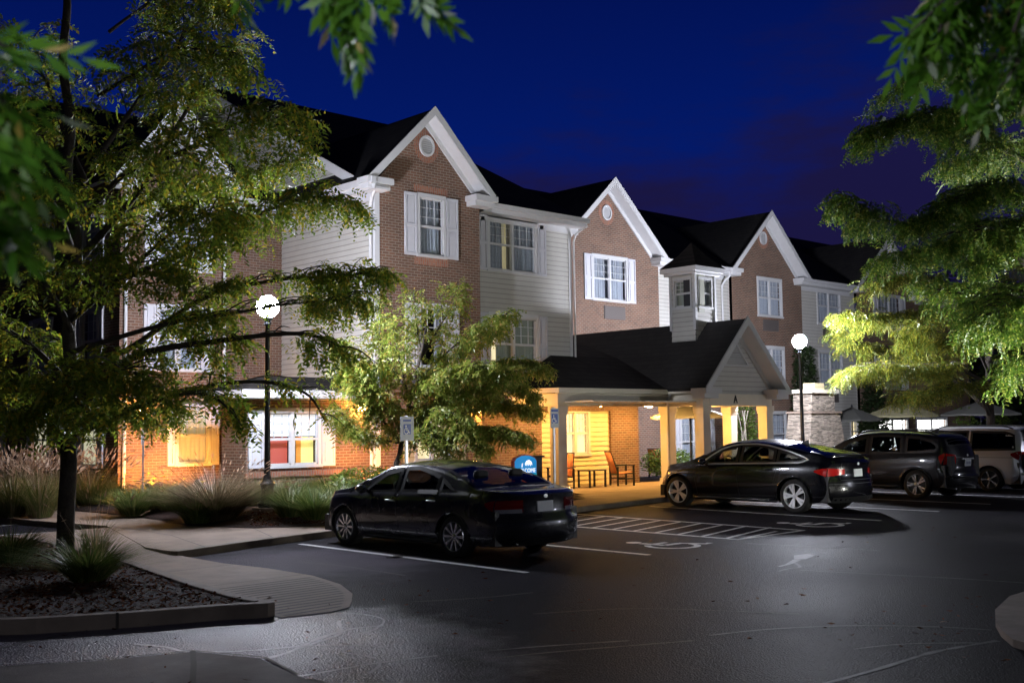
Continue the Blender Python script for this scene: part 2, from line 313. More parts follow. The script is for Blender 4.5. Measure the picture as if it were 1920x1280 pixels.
# the afterglow lies ahead; the sky behind the viewer is nearly dark
dv = N(nt, 'ShaderNodeVectorMath', operation='DOT_PRODUCT'); dv.inputs[1].default_value = (.683, .730, 0); L(nt, tc.outputs['Generated'], dv.inputs[0])
dm = N(nt, 'ShaderNodeMapRange', interpolation_type='SMOOTHSTEP'); dm.inputs['From Min'].default_value = .30; dm.inputs['From Max'].default_value = .88; dm.inputs['To Min'].default_value = .05; L(nt, dv.outputs['Value'], dm.inputs['Value'])
sc_ = N(nt, 'ShaderNodeVectorMath', operation='SCALE'); L(nt, m2.outputs['Result'], sc_.inputs[0]); L(nt, dm.outputs[0], sc_.inputs['Scale'])
L(nt, sc_.outputs[0], bg.inputs['Color']); bg.inputs['Strength'].default_value = 1.0
# ================================================================ GROUND
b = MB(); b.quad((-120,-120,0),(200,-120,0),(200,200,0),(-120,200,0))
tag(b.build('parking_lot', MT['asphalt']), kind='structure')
def slab(name, poly, z0, z1, mat, top=None):
    m = MB(); m.prism(poly, z0, z1); return tag(m.build(name, mat), kind='structure')
KERB = [(8.40,16.75),(10.2,17.35),(12.05,17.86),(15.5,18.05),(18.82,18.25),(23.1,19.0),(27,19.25),(60,19.4)]
SW = KERB + [(60,24.2),(31.5,24.2),(28.7,24.55),(21.5,24.55),(21.5,20.3),(18.5,19.75),(15.8,19.45),(12.6,18.85),(11.35,19.5),(10.8,21.1),(11.05,22.9),(11.2,25.8),(10.9,28.2),(10.4,30.5),(9.2,38),(7.4,38),(9.05,26.62),(9.38,24.36),(9.72,22.46),(8.34,17.75)]
# kerb strip in front (a separate pour) and the walk behind it
def offset_in(pts, d):
    out = []
    for i, p in enumerate(pts):
        a = Vector(pts[max(i-1,0)]+(0,)); c = Vector(pts[min(i+1,len(pts)-1)]+(0,)); t = (c-a).normalized(); n = Vector((-t.y, t.x, 0)); out.append((p[0]+n.x*d, p[1]+n.y*d))
    return out
kin = offset_in(KERB, .16)
m = MB(); m.prism(KERB+kin[::-1], -.05, .122)
tag(m.build('kerb', MT['kerb'], bevel=.015), kind='structure')
slab('sidewalk', kin + SW[len(KERB):], -.05, .118, MT['concrete'])
# score joints in the walk
m = MB()
def strip(m, pts, wd, z):
    pts = [Vector((p[0], p[1], 0)) for p in pts]
    vs = []
    for i, p in enumerate(pts):
        t = (pts[min(i+1, len(pts)-1)]-pts[max(i-1, 0)]).normalized(); n = Vector((-t.y, t.x, 0))
        ww = wd[i] if hasattr(wd, '__len__') else wd
        zz = z(p.x, p.y) if callable(z) else z
        vs += [(p.x+n.x*ww/2, p.y+n.y*ww/2, zz), (p.x-n.x*ww/2, p.y-n.y*ww/2, zz)]
    m.add(vs, [(2*i, 2*i+1, 2*i+3, 2*i+2) for i in range(len(pts)-1)])
for a, c in [((9.0,17.0),(9.6,19.4)),((9.6,19.4),(9.75,22.3)),((10.6,17.55),(11.3,19.4)),((9.6,19.4),(11.3,19.4)),((12.2,18.0),(12.55,18.8)),((14.1,18.0),(14.2,19.1)),((16,18.1),(16,19.4)),((18.2,18.3),(18.2,19.6)),((9.7,22.5),(11.0,22.6)),((9.4,24.4),(11.1,24.4)),((9.1,26.4),(11.1,26.6)),((21.5,19.0),(21.5,24)),((24,19.2),(24,24)),((27,19.4),(27,24.2)),((21.5,21.6),(31,21.8))]:
    strip(m, [a, c], .018, .122)
tag(m.build('sidewalk_joint', MT['joint']), kind='structure')
# flush ramp running down to the lot
RAMP = [(8.40,16.9),(8.55,15.6),(8.68,14.5),(8.66,13.3),(8.42,12.3),(8.05,11.5),(7.69,11.0),(7.42,10.66),(7.1,10.55),(6.52,10.62),(6.62,11.5),(6.85,13.0),(7.16,14.7),(7.40,16.4),(7.45,18.0),(7.6,21.8),(9.70,22.4),(8.34,17.75)]
def ramp_z(x, y): return .012+.1*max(0, min(1, (y-15.6)/2.6))
m = MB()
ys = sorted(set([p[1] for p in RAMP]+[10.55+.35*i for i in range(34)]))
def xr(y):
    xs = []
    for i in range(len(RAMP)):
        a, c = RAMP[i], RAMP[(i+1)%len(RAMP)]
        if (a[1]-y)*(c[1]-y) < 0: xs.append(a[0]+(c[0]-a[0])*(y-a[1])/(c[1]-a[1]))
    return (min(xs), max(xs)) if xs else None
rows = [(y, xr(y+1e-4)) for y in ys if xr(y+1e-4)]
vs = []; fs = []
for i, (y, (a, c)) in enumerate(rows):
    vs += [(a, y, ramp_z(a, y)), (c, y, ramp_z(c, y))]
    if i: fs.append((2*i-2, 2*i-1, 2*i+1, 2*i))
m.add(vs, fs); tag(m.build('ramp', MT['concrete']), kind='structure')
m = MB()
for k in range(15):                 # tactile grooves
    y = 10.72+k*.17; q = xr(y)
    if q: strip(m, [(q[0]+.06, y-.03), (q[1]-.10, y+.03)], .05, lambda x, y: ramp_z(x, y)+.004)
for y in (13.4, 15.2, 17.2): 
    q = xr(y); strip(m, [(q[0], y), (q[1], y+.1)], .02, lambda x, y: ramp_z(x, y)+.004)
tag(m.build('ramp_groove', MT['joint']), kind='structure')
# concrete apron at the bottom of the view
slab('concrete_apron', [(-3,13.5),(1.5,10.9),(3.52,10.26),(4.16,9.9),(4.99,9.63),(5.25,8.9),(5.1,8.1),(5.05,7.5),(4.6,6.0),(-3,6.0)], -.05, .006, MT['concrete_dark'])
m = MB(); strip(m, [(4.99,9.64),(4.72,9.1),(4.38,8.46),(4.0,7.6)], .05, .0105); strip(m, [(3.1,10.42),(4.16,9.93),(5.0,9.66),(5.3,8.9),(5.12,8.1)], .03, .0105)
tag(m.build('apron_joint', MT['joint']), kind='structure')
# planting island, front left
BED = [(6.55,10.80),(6.0,11.02),(5.22,11.28),(4.50,11.60),(4.08,11.86),(2.6,13.2),(1.6,15.2),(1.4,18),(1.9,21),(3.2,22.2),(7.35,21.9),(7.30,16.6),(7.06,14.7),(6.76,12.9),(6.60,11.6)]
def rounded(poly, k=4):
    out = []; n = len(poly)
    for i in range(n):
        p0, p1, p2, p3 = [Vector(poly[(i+q)%n]) for q in (-1,0,1,2)]
        for q in range(k): t = q/k; v = .5*((2*p1)+(p2-p0)*t+(2*p0-5*p1+4*p2-p3)*t*t+(3*p1-p0-3*p2+p3)*t**3); out.append((v.x, v.y))
    return out
BED = rounded(BED)
bi = [Vector((x, y, 0)) for x, y in BED]; cen = sum(bi, Vector())/len(bi)
BIN = []
for i in range(len(bi)):
    a, p, c = bi[i-1], bi[i], bi[(i+1)%len(bi)]; t = (c-a).normalized(); n = Vector((-t.y, t.x, 0))
    if n.dot(cen-p) < 0: n = -n
    BIN.append((p.x+n.x*.17, p.y+n.y*.17))
def ring(out, inn, z0, z1):
    m = MB(); n = len(out); m.add([(x, y, z0) for x, y in out]+[(x, y, z1) for x, y in out]+[(x, y, z1) for x, y in inn]+[(x, y, z0) for x, y in inn], [(k*n+i, k*n+(i+1)%n, ((k+1)%4)*n+(i+1)%n, ((k+1)%4)*n+i) for k in range(4) for i in range(n)]); return m
tag(ring(BED, BIN, -.05, .15).build('island_kerb', MT['kerb'], bevel=.03), kind='structure')
m = MB(); strip(m, [(5.02,11.30),(4.98,11.52)], .02, .1685); m.quad((5.01,11.332,.0),(5.035,11.318,.0),(5.035,11.318,.166),(5.01,11.332,.166)); tag(m.build('kerb_joint', MT['joint']), kind='structure')
slab('island_mulch', BIN, -.05, .125, MT['mulch'])
def pip(poly, x, y):
    r = False; n = len(poly)
    for i in range(n):
        x1, y1 = poly[i]; x2, y2 = poly[i-1]
        if (y1 > y) != (y2 > y) and x < (x2-x1)*(y-y1)/(y2-y1)+x1: r = not r
    return r
def chips(name, poly, n, z, mat, size=(.02,.06), near=None):
    xs = [p[0] for p in poly]; ys = [p[1] for p in poly]; V = []; Q = []
    while len(Q) < n:
        x = random.uniform(min(xs), max(xs)); y = random.uniform(min(ys), max(ys))
        if not pip(poly, x, y): continue
        if near and random.random() > near(x, y): continue
        l = random.uniform(*size); ww = l*random.uniform(.25,.5); a = random.uniform(0, PI); t = random.uniform(-.5,.5); t2 = random.uniform(-.6,.6)
        c, s = math.cos(a), math.sin(a); zz = z+random.uniform(.006,.03)
        B = len(V)
        for (u, v) in ((-1,-1),(1,-1),(1,1),(-1,1)): V.append((x+c*l*u/2-s*ww*v/2, y+s*l*u/2+c*ww*v/2, zz+t*l*u/2+t2*ww*v/2))
        Q.append((B, B+1, B+2, B+3))
    return fast_mesh(name, V, Q, mat)
MT['chip'] = leafmat('bark_chip', [(0,(.018,.005,.002)), (.6,(.062,.016,.006)), (.95,(.13,.048,.022)), (1,(.5,.42,.36))], 0, .6, 0)
tag(chips('bark_chips', BIN, 15000, .125, MT['chip'], (.025,.065)), kind='stuff')
# building bed (mounded)
HB = [(-2,31),(9.2,38),(10.4,30.5),(10.9,28.2),(11.2,25.8),(11.05,22.9),(10.8,21.1),(11.35,19.5),(12.6,18.85),(15.8,19.45),(18.5,19.75),(21.5,20.3),(21.5,24.4),(14.5,24.6),(14.5,28.6),(12.7,28.6),(12.7,38),(9.2,38)]
HBP = HB[2:]
def bed_z(x, y): return .14+.16*max(0, min(1, (y-19.6)/1.6))*max(0, min(1, (x-11.0)/1.2))
m = MB(); xs = np.arange(9, 21.6, .3); ysr = np.arange(18.6, 38.1, .3)
idx = {}
for x in xs:
    for y in ysr:
        if pip(HBP, x+.15, y+.15):
            ids = []
            for dx, dy in ((0,0),(.3,0),(.3,.3),(0,.3)):
                k = (round(x+dx,2), round(y+dy,2))
                if k not in idx: idx[k] = len(m.v); m.v.append((k[0], k[1], bed_z(*k)-.01))
                ids.append(idx[k])
            m.f.append(tuple(ids)); m.m.append(0)
slab('bed_border', HBP, -.05, .124, MT['mulch'])
tag(m.build('planting_bed', MT['mulch'], smooth=True), kind='structure')
o = chips('bed_chips', [(11.4,19.6),(12.6,18.95),(18.5,19.85),(21.4,20.4),(21.4,21.2),(12,21.2)], 5000, 0, MT['chip'])
for v in o.data.vertices: v.co.z += bed_z(v.co.x, v.co.y)
tag(o, kind='stuff')
# island, bottom right
slab('corner_island', [(12.6,5.5),(11.6,5.22),(11.02,4.96),(10.55,4.70),(10.15,4.42),(9.95,4.1),(10.1,3.6),(10.8,2.8),(12.5,2.0),(15,3.2),(15,5.6)], -.05, .07, MT['kerb'])
# ---- painted markings
m = MB(); ZP = .0045
for a, c in [((10.93,17.2),(10.84,11.35)),((13.57,17.7),(13.55,11.45)),((16.42,17.9),(16.32,11.75)),((18.72,18.1),(18.45,11.82)),((21.6,18.2),(21.2,11.8)),((24.3,18.6),(24.1,12.0)),((27.05,18.8),(26.9,12.1)),((29.95,18.9),(29.8,12.2)),((33.3,18.9),(33.1,12.3)),((36.2,18.9),(36.0,12.3))]:
    n = 8
    strip(m, [(a[0]+(c[0]-a[0])*i/n, a[1]+(c[1]-a[1])*i/n) for i in range(n+1)], .115, ZP)
for k in range(11):
    y = 17.35-k*.54; strip(m, [(16.37, max(11.8, y-.42)), (18.6-(.0 if y-.42 > 11.8 else .6), y+.18)], .075, ZP)
strip(m, [(16.32,11.78),(18.45,11.85)], .09, ZP)
for a, c in [((7.5,22.35),(9.95,22.22)),((7.6,23.3),(9.6,22.3)),((8.2,25.6),(9.3,25.9)),((7.0,23.6),(9.2,23.2))]: strip(m, [a, c], .1, ZP)
tag(m.build('parking_lines', MT['white_paint']), kind='structure')
def access_symbol(m, cx, cy, s, z, wd=.09):      # seen from the driving lane: head to +Y
    def P(u, v): return (cx+u*s, cy+v*s)
    a = [P(.02+.11*math.cos(t), .86+.11*math.sin(t)) for t in [2*PI*i/12 for i in range(13)]]; m.add([(p[0], p[1], z) for p in a[:-1]], [tuple(range(12))])
    strip(m, [P(0,.72), P(.03,.32)], wd*s*1.3, z); strip(m, [P(.02,.54), P(.32,.54)], wd*s, z)
    strip(m, [P(.03,.33), P(.36,.33)], wd*s*1.2, z); strip(m, [P(.36,.36), P(.52,.02), P(.66,.06)], wd*s*1.1, z)
    strip(m, [P(.12-.0+.33*math.cos(t)-.06, .22+.33*math.sin(t)) for t in [math.radians(125+d) for d in range(0, 236, 12)]], wd*s, z)
m = MB(); access_symbol(m, 14.75, 11.75, 1.25, ZP+.001); access_symbol(m, 19.55, 11.95, 1.25, ZP+.001)
tag(m.build('access_symbols', MT['white_paint']), kind='structure')
# faded arrow stub and sealer tracks
m = MB(); m.add([(15.25,9.72,ZP),(14.9,9.75,ZP),(14.45,9.45,ZP),(14.6,9.35,ZP),(15.1,9.5,ZP)], [(0,1,2,3,4)]); strip(m, [(14.45,9.4),(13.9,9.2),(13.6,9.15)], [.12,.07,.05], ZP)
tag(m.build('arrow_stub', MT['faded_paint']), kind='structure')
m = MB()
def track(px, wd=.05, z=.0035):
    pts = []
    for x, y in px:
        d = ray(x, y); t = (z-CAM_H)/d.z; p = CAMP+d*t; pts.append((p.x, p.y))
    q = []
    for i in range(len(pts)-1):
        p0, p1, p2, p3 = [Vector(pts[max(0, min(len(pts)-1, i+k))]) for k in (-1,0,1,2)]
        for s in range(6):
            t = s/6; q.append(tuple(.5*((2*p1)+(p2-p0)*t+(2*p0-5*p1+4*p2-p3)*t*t+(3*p1-p0-3*p2+p3)*t**3)))
    q.append(pts[-1]); strip(m, q, [wd*random.uniform(.5,1.25) for _ in q], z)
for px, wd in [([(250,1206),(310,1212),(362,1222),(480,1218),(560,1211),(640,1208),(720,1212)],.05),([(460,1243),(540,1222),(600,1195),(660,1178),(720,1172)],.06),([(540,1270),(600,1260),(700,1243),(820,1228)],.05),([(560,1215),(610,1198),(640,1185),(635,1165),(650,1160)],.05),([(640,1148),(690,1152),(720,1162),(700,1180),(650,1190)],.035),([(165,1210),(160,1225),(178,1238)],.03),([(640,1222),(700,1232),(712,1246),(690,1262)],.035),([(120,1232),(60,1240),(0,1244)],.03)]:
    track(px, wd)
tag(m.build('pale_tracks', MT['sealer_pale']), kind='structure'); m = MB()
for px, wd in [([(820,1228),(1000,1212),(1180,1200)],.04),([(1330,1190),(1450,1178),(1600,1172),(1750,1174),(1860,1180)],.035),([(1540,1282),(1640,1255),(1740,1224),(1800,1212),(1870,1200)],.06),([(1500,1068),(1650,1076),(1800,1084),(1920,1092)],.04),([(1600,1216),(1700,1206),(1860,1204)],.03),([(1400,1018),(1560,1026),(1650,1032)],.05),([(1460,1070),(1480,1065),(1500,1062),(1486,1052)],.05),([(560,1052),(640,1060),(760,1078)],.03)]:
    track(px, wd)
tag(m.build('sealer_tracks', MT['sealer']), kind='structure')
m = MB()
for px, wd in [([(0,1215),(60,1200),(120,1190)],.03),([(395,1228),(440,1240),(475,1245)],.05),([(560,1270),(640,1284)],.06),([(760,1128),(900,1120),(1000,1110)],.03),([(0,1248),(120,1250),(200,1246)],.03),([(870,1240),(1000,1225),(1150,1212),(1300,1200)],.03),([(685,1064),(700,1063)],.04),([(1000,1150),(1200,1140),(1500,1150)],.02)]:
    track(px, wd, .0032)
tag(m.build('pavement_cracks', MT['joint']), kind='structure')
# fallen leaves on the lot
V = []; Q = []
for _ in range(260):
    if random.random() < .4: x, y = random.uniform(9.3, 13), random.uniform(3.6, 6.0)
    elif random.random() < .5: x, y = random.uniform(4, 9), random.uniform(8, 12)
    else: x, y = random.uniform(8, 22), random.uniform(5, 13)
    if pip([(12.6,5.5),(11.02,4.96),(9.95,4.1),(10.8,2.8),(15,3)], x, y): continue
    a = random.uniform(0, 6.28); l = random.uniform(.02,.05); B = len(V); z0 = .02 if pip(RAMP, x, y) else (.18 if pip(BED, x, y) else .012)
    for u, v in ((-1,0),(0,-.4),(1,0),(0,.4)): V.append((x+l*(u*math.cos(a)-v*math.sin(a)), y+l*(u*math.sin(a)+v*math.cos(a)), z0+random.uniform(0,.02)))
    Q.append((B,B+1,B+2,B+3))
tag(fast_mesh('fallen_leaves', V, Q, MT['chip']), kind='stuff')
MT['blind_warm'] = emit('warm_lit_blind', (1,.90,.58), .75, (.7,.65,.5))
# ================================================================ HOTEL
hotel = thing('hotel_building', (17.8, 24.3, 0), 'three storey brick and siding hotel with steep white gables and an entrance porch', 'hotel')
def PX(Y): return lambda u, n, z: (u, Y-n, z)
def PY(X): return lambda u, n, z: (X-n, u, z)
def cells(u0, u1, z0, z1, holes):
    us = sorted(set([u0, u1]+[min(max(h[k], u0), u1) for h in holes for k in (0,1)])); zs = sorted(set([z0, z1]+[min(max(h[k], z0), z1) for h in holes for k in (2,3)]))
    for i in range(len(us)-1):
        for j in range(len(zs)-1):
            cu, cz = (us[i]+us[i+1])/2, (zs[j]+zs[j+1])/2
            if not any(h[0] < cu < h[1] and h[2] < cz < h[3] for h in holes): yield us[i], us[i+1], zs[j], zs[j+1]
def reveals(mb, P, holes, d=.14):
    for a, c, e, f in holes:
        for p, q in (((a,e),(c,e)),((c,e),(c,f)),((c,f),(a,f)),((a,f),(a,e))): mb.quad(P(p[0],0,p[1]), P(q[0],0,q[1]), P(q[0],-d,q[1]), P(p[0],-d,p[1]))
def flat_wall(mb, P, u0, u1, z0, z1, holes=()):
    for a, c, e, f in cells(u0, u1, z0, z1, holes): mb.quad(P(a,0,e), P(c,0,e), P(c,0,f), P(a,0,f))
    reveals(mb, P, holes)
def siding_wall(mb, P, u0, u1, z0, z1, holes=(), h=LAP, lim=None, n0=0):
    z = z0
    while z < z1-1e-4:
        zt = min((math.floor(z/h+1e-4)+1)*h, z1)
        segs = [(u0, u1, u0, u1)]
        if lim:
            a, c = lim(z); a2, c2 = lim(zt)
            a, c, a2, c2 = max(a,u0), min(c,u1), max(a2,u0), min(c2,u1)
            if c <= a: break
            if c2 < a2: a2 = c2 = (a2+c2)/2
            segs = [(a, c, a2, c2)]
        for s in segs:
            parts = [s]
            for hh in holes:
                if hh[2]-.001 < (z+zt)/2 < hh[3]+.001:
                    np_ = []
                    for a, c, a2, c2 in parts:
                        if hh[1] <= a or hh[0] >= c: np_.append((a, c, a2, c2)); continue
                        if hh[0] > a: np_.append((a, hh[0], a2, hh[0]))
                        if hh[1] < c: np_.append((hh[1], c, hh[1], c2))
                    parts = np_
            for a, c, a2, c2 in parts:
                mb.quad(P(a,n0+.024,z), P(c,n0+.024,z), P(c2,n0+.001,zt), P(a2,n0+.001,zt)); mb.quad(P(a,n0,z), P(c,n0,z), P(c,n0+.024,z), P(a,n0+.024,z))
        z = zt
    reveals(mb, P, holes)
def pbox(mb, P, u0, u1, n0, n1, z0, z1):
    v = [P(u,n,z) for z in (z0,z1) for u, n in ((u0,n0),(u1,n0),(u1,n1),(u0,n1))]
    mb.add(v, [(0,3,2,1),(4,5,6,7),(0,1,5,4),(1,2,6,5),(2,3,7,6),(3,0,4,7)])
def window(P, u0, u1, z0, z1, double=True, shutters=(0,0), curtain='curtain', gap=None, flat=False, blind=None, panels=None, casing=.09, room='dark_room', lowgap=None):
    """sash window: the casing is the part, pane/curtain/shutters its sub-parts"""
    fr = MB(); c = casing
    pbox(fr, P, u0-c, u1+c, -.02, .045, z1, z1+c+.03); pbox(fr, P, u0-c-.03, u1+c+.03, -.02, .07, z0-.07, z0)
    pbox(fr, P, u0-c, u0, -.02, .04, z0, z1); pbox(fr, P, u1, u1+c, -.02, .04, z0, z1)
    um = (u0+u1)/2; zm = (z0+z1)/2; bays = [(u0, u1)]
    if double:
        pbox(fr, P, um-.045, um+.045, -.06, .02, z0, z1); bays = [(u0, um-.045), (um+.045, u1)]
    for a, d in bays:
        pbox(fr, P, a, d, -.06, .004, zm-.035, zm+.03)                       # meeting rail
        for q in (a, d-.035): pbox(fr, P, q, q+.035, -.06, -.005, z0, z1)
        pbox(fr, P, a, d, -.06, -.005, z0, z0+.05); pbox(fr, P, a, d, -.06, -.005, z1-.04, z1)
        for k in (1,2): x = a+(d-a)*k/3; pbox(fr, P, x-.009, x+.009, -.045, -.022, zm, z1)
        for k in (1,2): z = zm+(z1-zm)*k/3; pbox(fr, P, a, d, -.044, -.023, z-.009, z+.009)
    f = fr.build('window', MT['trim'], hotel)
    g = MB(); g.quad(P(u0,-.03,z0), P(u1,-.03,z0), P(u1,-.03,z1), P(u0,-.03,z1)); g.build('pane', MT['glass'], f)
    rm = MB(); d = .45
    rm.quad(P(u0-.2,-d,z0-.2), P(u1+.2,-d,z0-.2), P(u1+.2,-d,z1+.2), P(u0-.2,-d,z1+.2))
    for a in (u0-.2, u1+.2): rm.quad(P(a,-.15,z0-.2), P(a,-d,z0-.2), P(a,-d,z1+.2), P(a,-.15,z1+.2))
    for z in (z0-.2, z1+.2): rm.quad(P(u0-.2,-.15,z), P(u1+.2,-.15,z), P(u1+.2,-d,z), P(u0-.2,-d,z))
    rm.build('room_backing', MT[room], f)
    def drape(a, d2, za, zb, mat, nm='curtain'):
        cu = MB(); n = max(6, int((d2-a)/.025)); vs = []
        for i in range(n+1):
            u = a+(d2-a)*i/n; off = -.16+.022*math.sin(u*47)+.012*math.sin(u*23+1)
            vs += [P(u, off, za), P(u, off, zb)]
        cu.add(vs, [(2*i, 2*i+2, 2*i+3, 2*i+1) for i in range(n)]); cu.build(nm, MT[mat], f, smooth=True)
    if panels:
        for a, d2, za, zb, mt in panels:
            q = MB(); pbox(q, P, a, d2, -.22, -.2, za, zb); q.build('interior_panel', MT[mt], f)
    elif curtain:
        if gap:
            drape(u0-.1, gap[0], z0-.1, z1+.1, curtain); drape(gap[1], u1+.1, z0-.1, z1+.1, curtain)
            if gap[2]: drape(gap[0]+.0, gap[1], z0-.1, z1+.1, gap[2], 'lit_gap')
        else: drape(u0-.1, u1+.1, z0-.1, z1+.1, curtain)
    if blind:
        q = MB(); bd = blind[2] if len(blind) > 2 else -.1; pbox(q, P, u0, u1, bd-.02, bd, blind[0], z1); q.build('blind', MT[blind[1]], f)
    for side, wd in zip((-1, 1), shutters):
        if not wd: continue
        s = MB(); a = (u0-c-.02-wd) if side < 0 else (u1+c+.02); d2 = a+wd; zz0, zz1 = z0-.05, z1+c
        pbox(s, P, a, d2, .004, .025, zz0, zz1)
        for q0, q1 in ((zz0, zz0+.07), (zz1-.07, zz1), (zz0+(zz1-zz0)*.48-.04, zz0+(zz1-zz0)*.48+.04)): pbox(s, P, a, d2, .025, .055, q0, q1)
        for q in (a, d2-.055): pbox(s, P, q, q+.055, .025, .0555, zz0, zz1)
        for q0, q1 in ((zz0+.11, zz0+(zz1-zz0)*.48-.08), (zz0+(zz1-zz0)*.48+.08, zz1-.11)): pbox(s, P, a+.10, d2-.10, .025, .045, q0, q1)
        s.build('shutter', MT['shutter'], f)
    return f
def hol(*ws): return [(a, c, e, f) for a, c, e, f in ws]
T = (6.78, 8.38); S2 = (3.68, 5.32); G = (1.12, 2.42)          # sill / head of the three storeys
# ---- projecting block, front gable (brick), Y 24.3
P1 = PX(24.3)
w1 = (19.28, 20.12, T[0], T[1]); w1b = (19.28, 20.12, S2[0], S2[1]); w1c = (19.2, 20.3, G[0], G[1])
m = MB(); flat_wall(m, P1, 17.8, 21.5, 0, 8.62, hol(w1, w1b)+[(18.6, 20.95, 1.05, 2.5)]); m.add([P1(17.8,0,8.62), P1(21.5,0,8.62), P1(19.52,0,10.5)], [(0,1,2)])
m.build('brick_wall', MT['brick_x'], hotel)
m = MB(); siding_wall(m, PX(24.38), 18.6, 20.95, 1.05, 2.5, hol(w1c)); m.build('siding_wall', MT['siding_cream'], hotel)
m = MB(); m.quad((21.5,24.3,2.6),(21.5,25.1,2.6),(21.5,25.1,8.7),(21.5,24.3,8.7)); m.build('brick_return', MT['brick_y'], hotel)
window(P1, *w1, double=False, shutters=(.42,.42), curtain='curtain'); window(P1, *w1b, double=False, shutters=(.42,.42), curtain='curtain', gap=(19.5, 19.9, None))
window(PX(24.38), *w1c, curtain='curtain_lit')
def soldier(P, u0, u1, z0, z1, n=.006):
    m = MB(); pbox(m, P, u0, u1, -.01, n, z0, z1); m.build('soldier_course', MT['soldier'], hotel)
soldier(P1, 19.1, 20.3, 8.5, 8.72); soldier(P1, 17.8, 18.25, 8.35, 8.62); soldier(P1, 21.1, 21.5, 8.35, 8.62); soldier(P1, 19.1, 20.3, 6.5, 6.7)
# ---- projecting block, siding part, Y 25
P2 = PX(25.0)
w2 = (22.5, 24.4, T[0]-.05, T[1]-.08); w2b = (22.5, 24.4, S2[0], S2[1])
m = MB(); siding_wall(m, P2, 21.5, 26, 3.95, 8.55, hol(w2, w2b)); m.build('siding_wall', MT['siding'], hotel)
window(P2, *w2, shutters=(.36,.36), curtain='curtain', gap=(23.15, 23.36, 'curtain_warm')); window(P2, *w2b, shutters=(.36,.36), curtain='curtain_dim', gap=(22.55, 22.86, 'curtain_lit'))
m = MB(); pbox(m, P2, 25.9, 26.03, -.02, .03, 3.95, 8.4); m.quad((26.03,25,3.9),(26.03,29,3.9),(26.03,29,8.6),(26.03,25,8.6)); m.build('corner_board', MT['trim'], hotel)
# ---- left side wall of the projecting block (siding, X 17.8)
P3 = PY(17.8)
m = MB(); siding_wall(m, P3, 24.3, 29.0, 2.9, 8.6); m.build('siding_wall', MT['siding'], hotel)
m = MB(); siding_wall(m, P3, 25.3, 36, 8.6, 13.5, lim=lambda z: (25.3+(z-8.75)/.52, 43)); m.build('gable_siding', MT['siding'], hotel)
m = MB(); m.box(17.74, 17.9, 24.27, 24.4, 0, 8.5); m.build('corner_board', MT['trim'], hotel)
# ---- single storey bay at the left (brick with a broad window), front Y 24.6
P4 = PX(24.6); w4 = (14.66, 16.15, 1.12, 2.42)
m = MB(); flat_wall(m, P4, 14.1, 17.8, 0, 2.75, hol(w4)); m.build('brick_wall', MT['brick_x'], hotel)
m = MB(); flat_wall(m, PY(14.1), 24.6, 25.8, 0, 2.75); m.quad((14.1,25.8,0),(17.8,25.8,0),(17.8,25.8,2.75),(14.1,25.8,2.75)); m.build('brick_wall', MT['brick_y'], hotel)
pn = [(14.66,14.78,1.12,1.82,'yellow_panel'),(14.78,15.38,1.12,1.82,'red_panel'),(15.44,15.62,1.12,1.82,'curtain_warm'),(15.64,15.78,1.12,1.82,'orange_panel'),(15.78,16.15,1.12,1.82,'yellow_panel')]
window(P4, *w4, shutters=(.40,.40), panels=pn, blind=(1.84,'blind'))
m = MB(); pbox(m, P4, 14.06, 17.8, 0, .06, .84, .98); m.build('water_table', MT['soldier'], hotel)
m = MB(); pbox(m, P1, 17.8, 18.6, 0, .06, .84, .98); pbox(m, P1, 18.6, 21.5, .0, .06, .84, .98); m.build('water_table', MT['soldier'], hotel)
m = MB(); m.box(13.72, 18.0, 24.16, 24.62, 2.75, 2.80); m.box(13.70, 13.8, 24.16, 26.2, 2.78, 2.98); m.box(13.72, 17.8, 25.8, 26.2, 2.75, 2.80); m.box(13.70, 17.8, 24.06, 24.16, 2.78, 2.98); m.build('bay_fascia', MT['trim'], hotel)
m = MB(); m.add([(13.7,24.06,2.98),(17.8,24.06,2.98),(17.8,25.13,3.36),(14.8,25.13,3.36),(13.7,26.2,2.98),(17.8,26.2,2.98)], [(0,1,2,3),(0,3,4),(4,3,2,5),(0,1,5,4)]); m.build('bay_roof', MT['shingle'], hotel)
m = MB(); flat_wall(m, P3, 25.8, 29.0, 0, 2.9); m.build('brick_wall', MT['brick_y'], hotel)
# ---- main facade, Y 29
PB = PX(29.0); PG = PX(28.85); PL = PX(28.6)
m = MB(); flat_wall(m, PB, 15.55, 17.8, 0, 8.6); m.build('brick_wall', MT['brick_x'], hotel)
wl = [(13.75,14.85,T[0]-.35,T[1]-.1),(13.75,14.85,S2[0],S2[1]),(14.32,15.2,G[0],G[1]+.2)]
m = MB(); flat_wall(m, PL, 12.65, 15.6, 0, 8.7, hol(*wl)); m.add([PL(12.65,0,8.7), PL(15.6,0,8.7), PL(14.12,0,10.6)], [(0,1,2)]); m.build('brick_wall', MT['brick_x'], hotel)
m = MB(); m.quad((15.6,28.6,0),(15.6,29.0,0),(15.6,29.0,8.7),(15.6,28.6,8.7)); m.build('brick_return', MT['brick_y'], hotel)
window(PL, *wl[0], shutters=(.34,.34)); window(PL, *wl[1], shutters=(.34,.34)); window(PL, *wl[2], double=False, shutters=(.2,.22), curtain='curtain_warm')
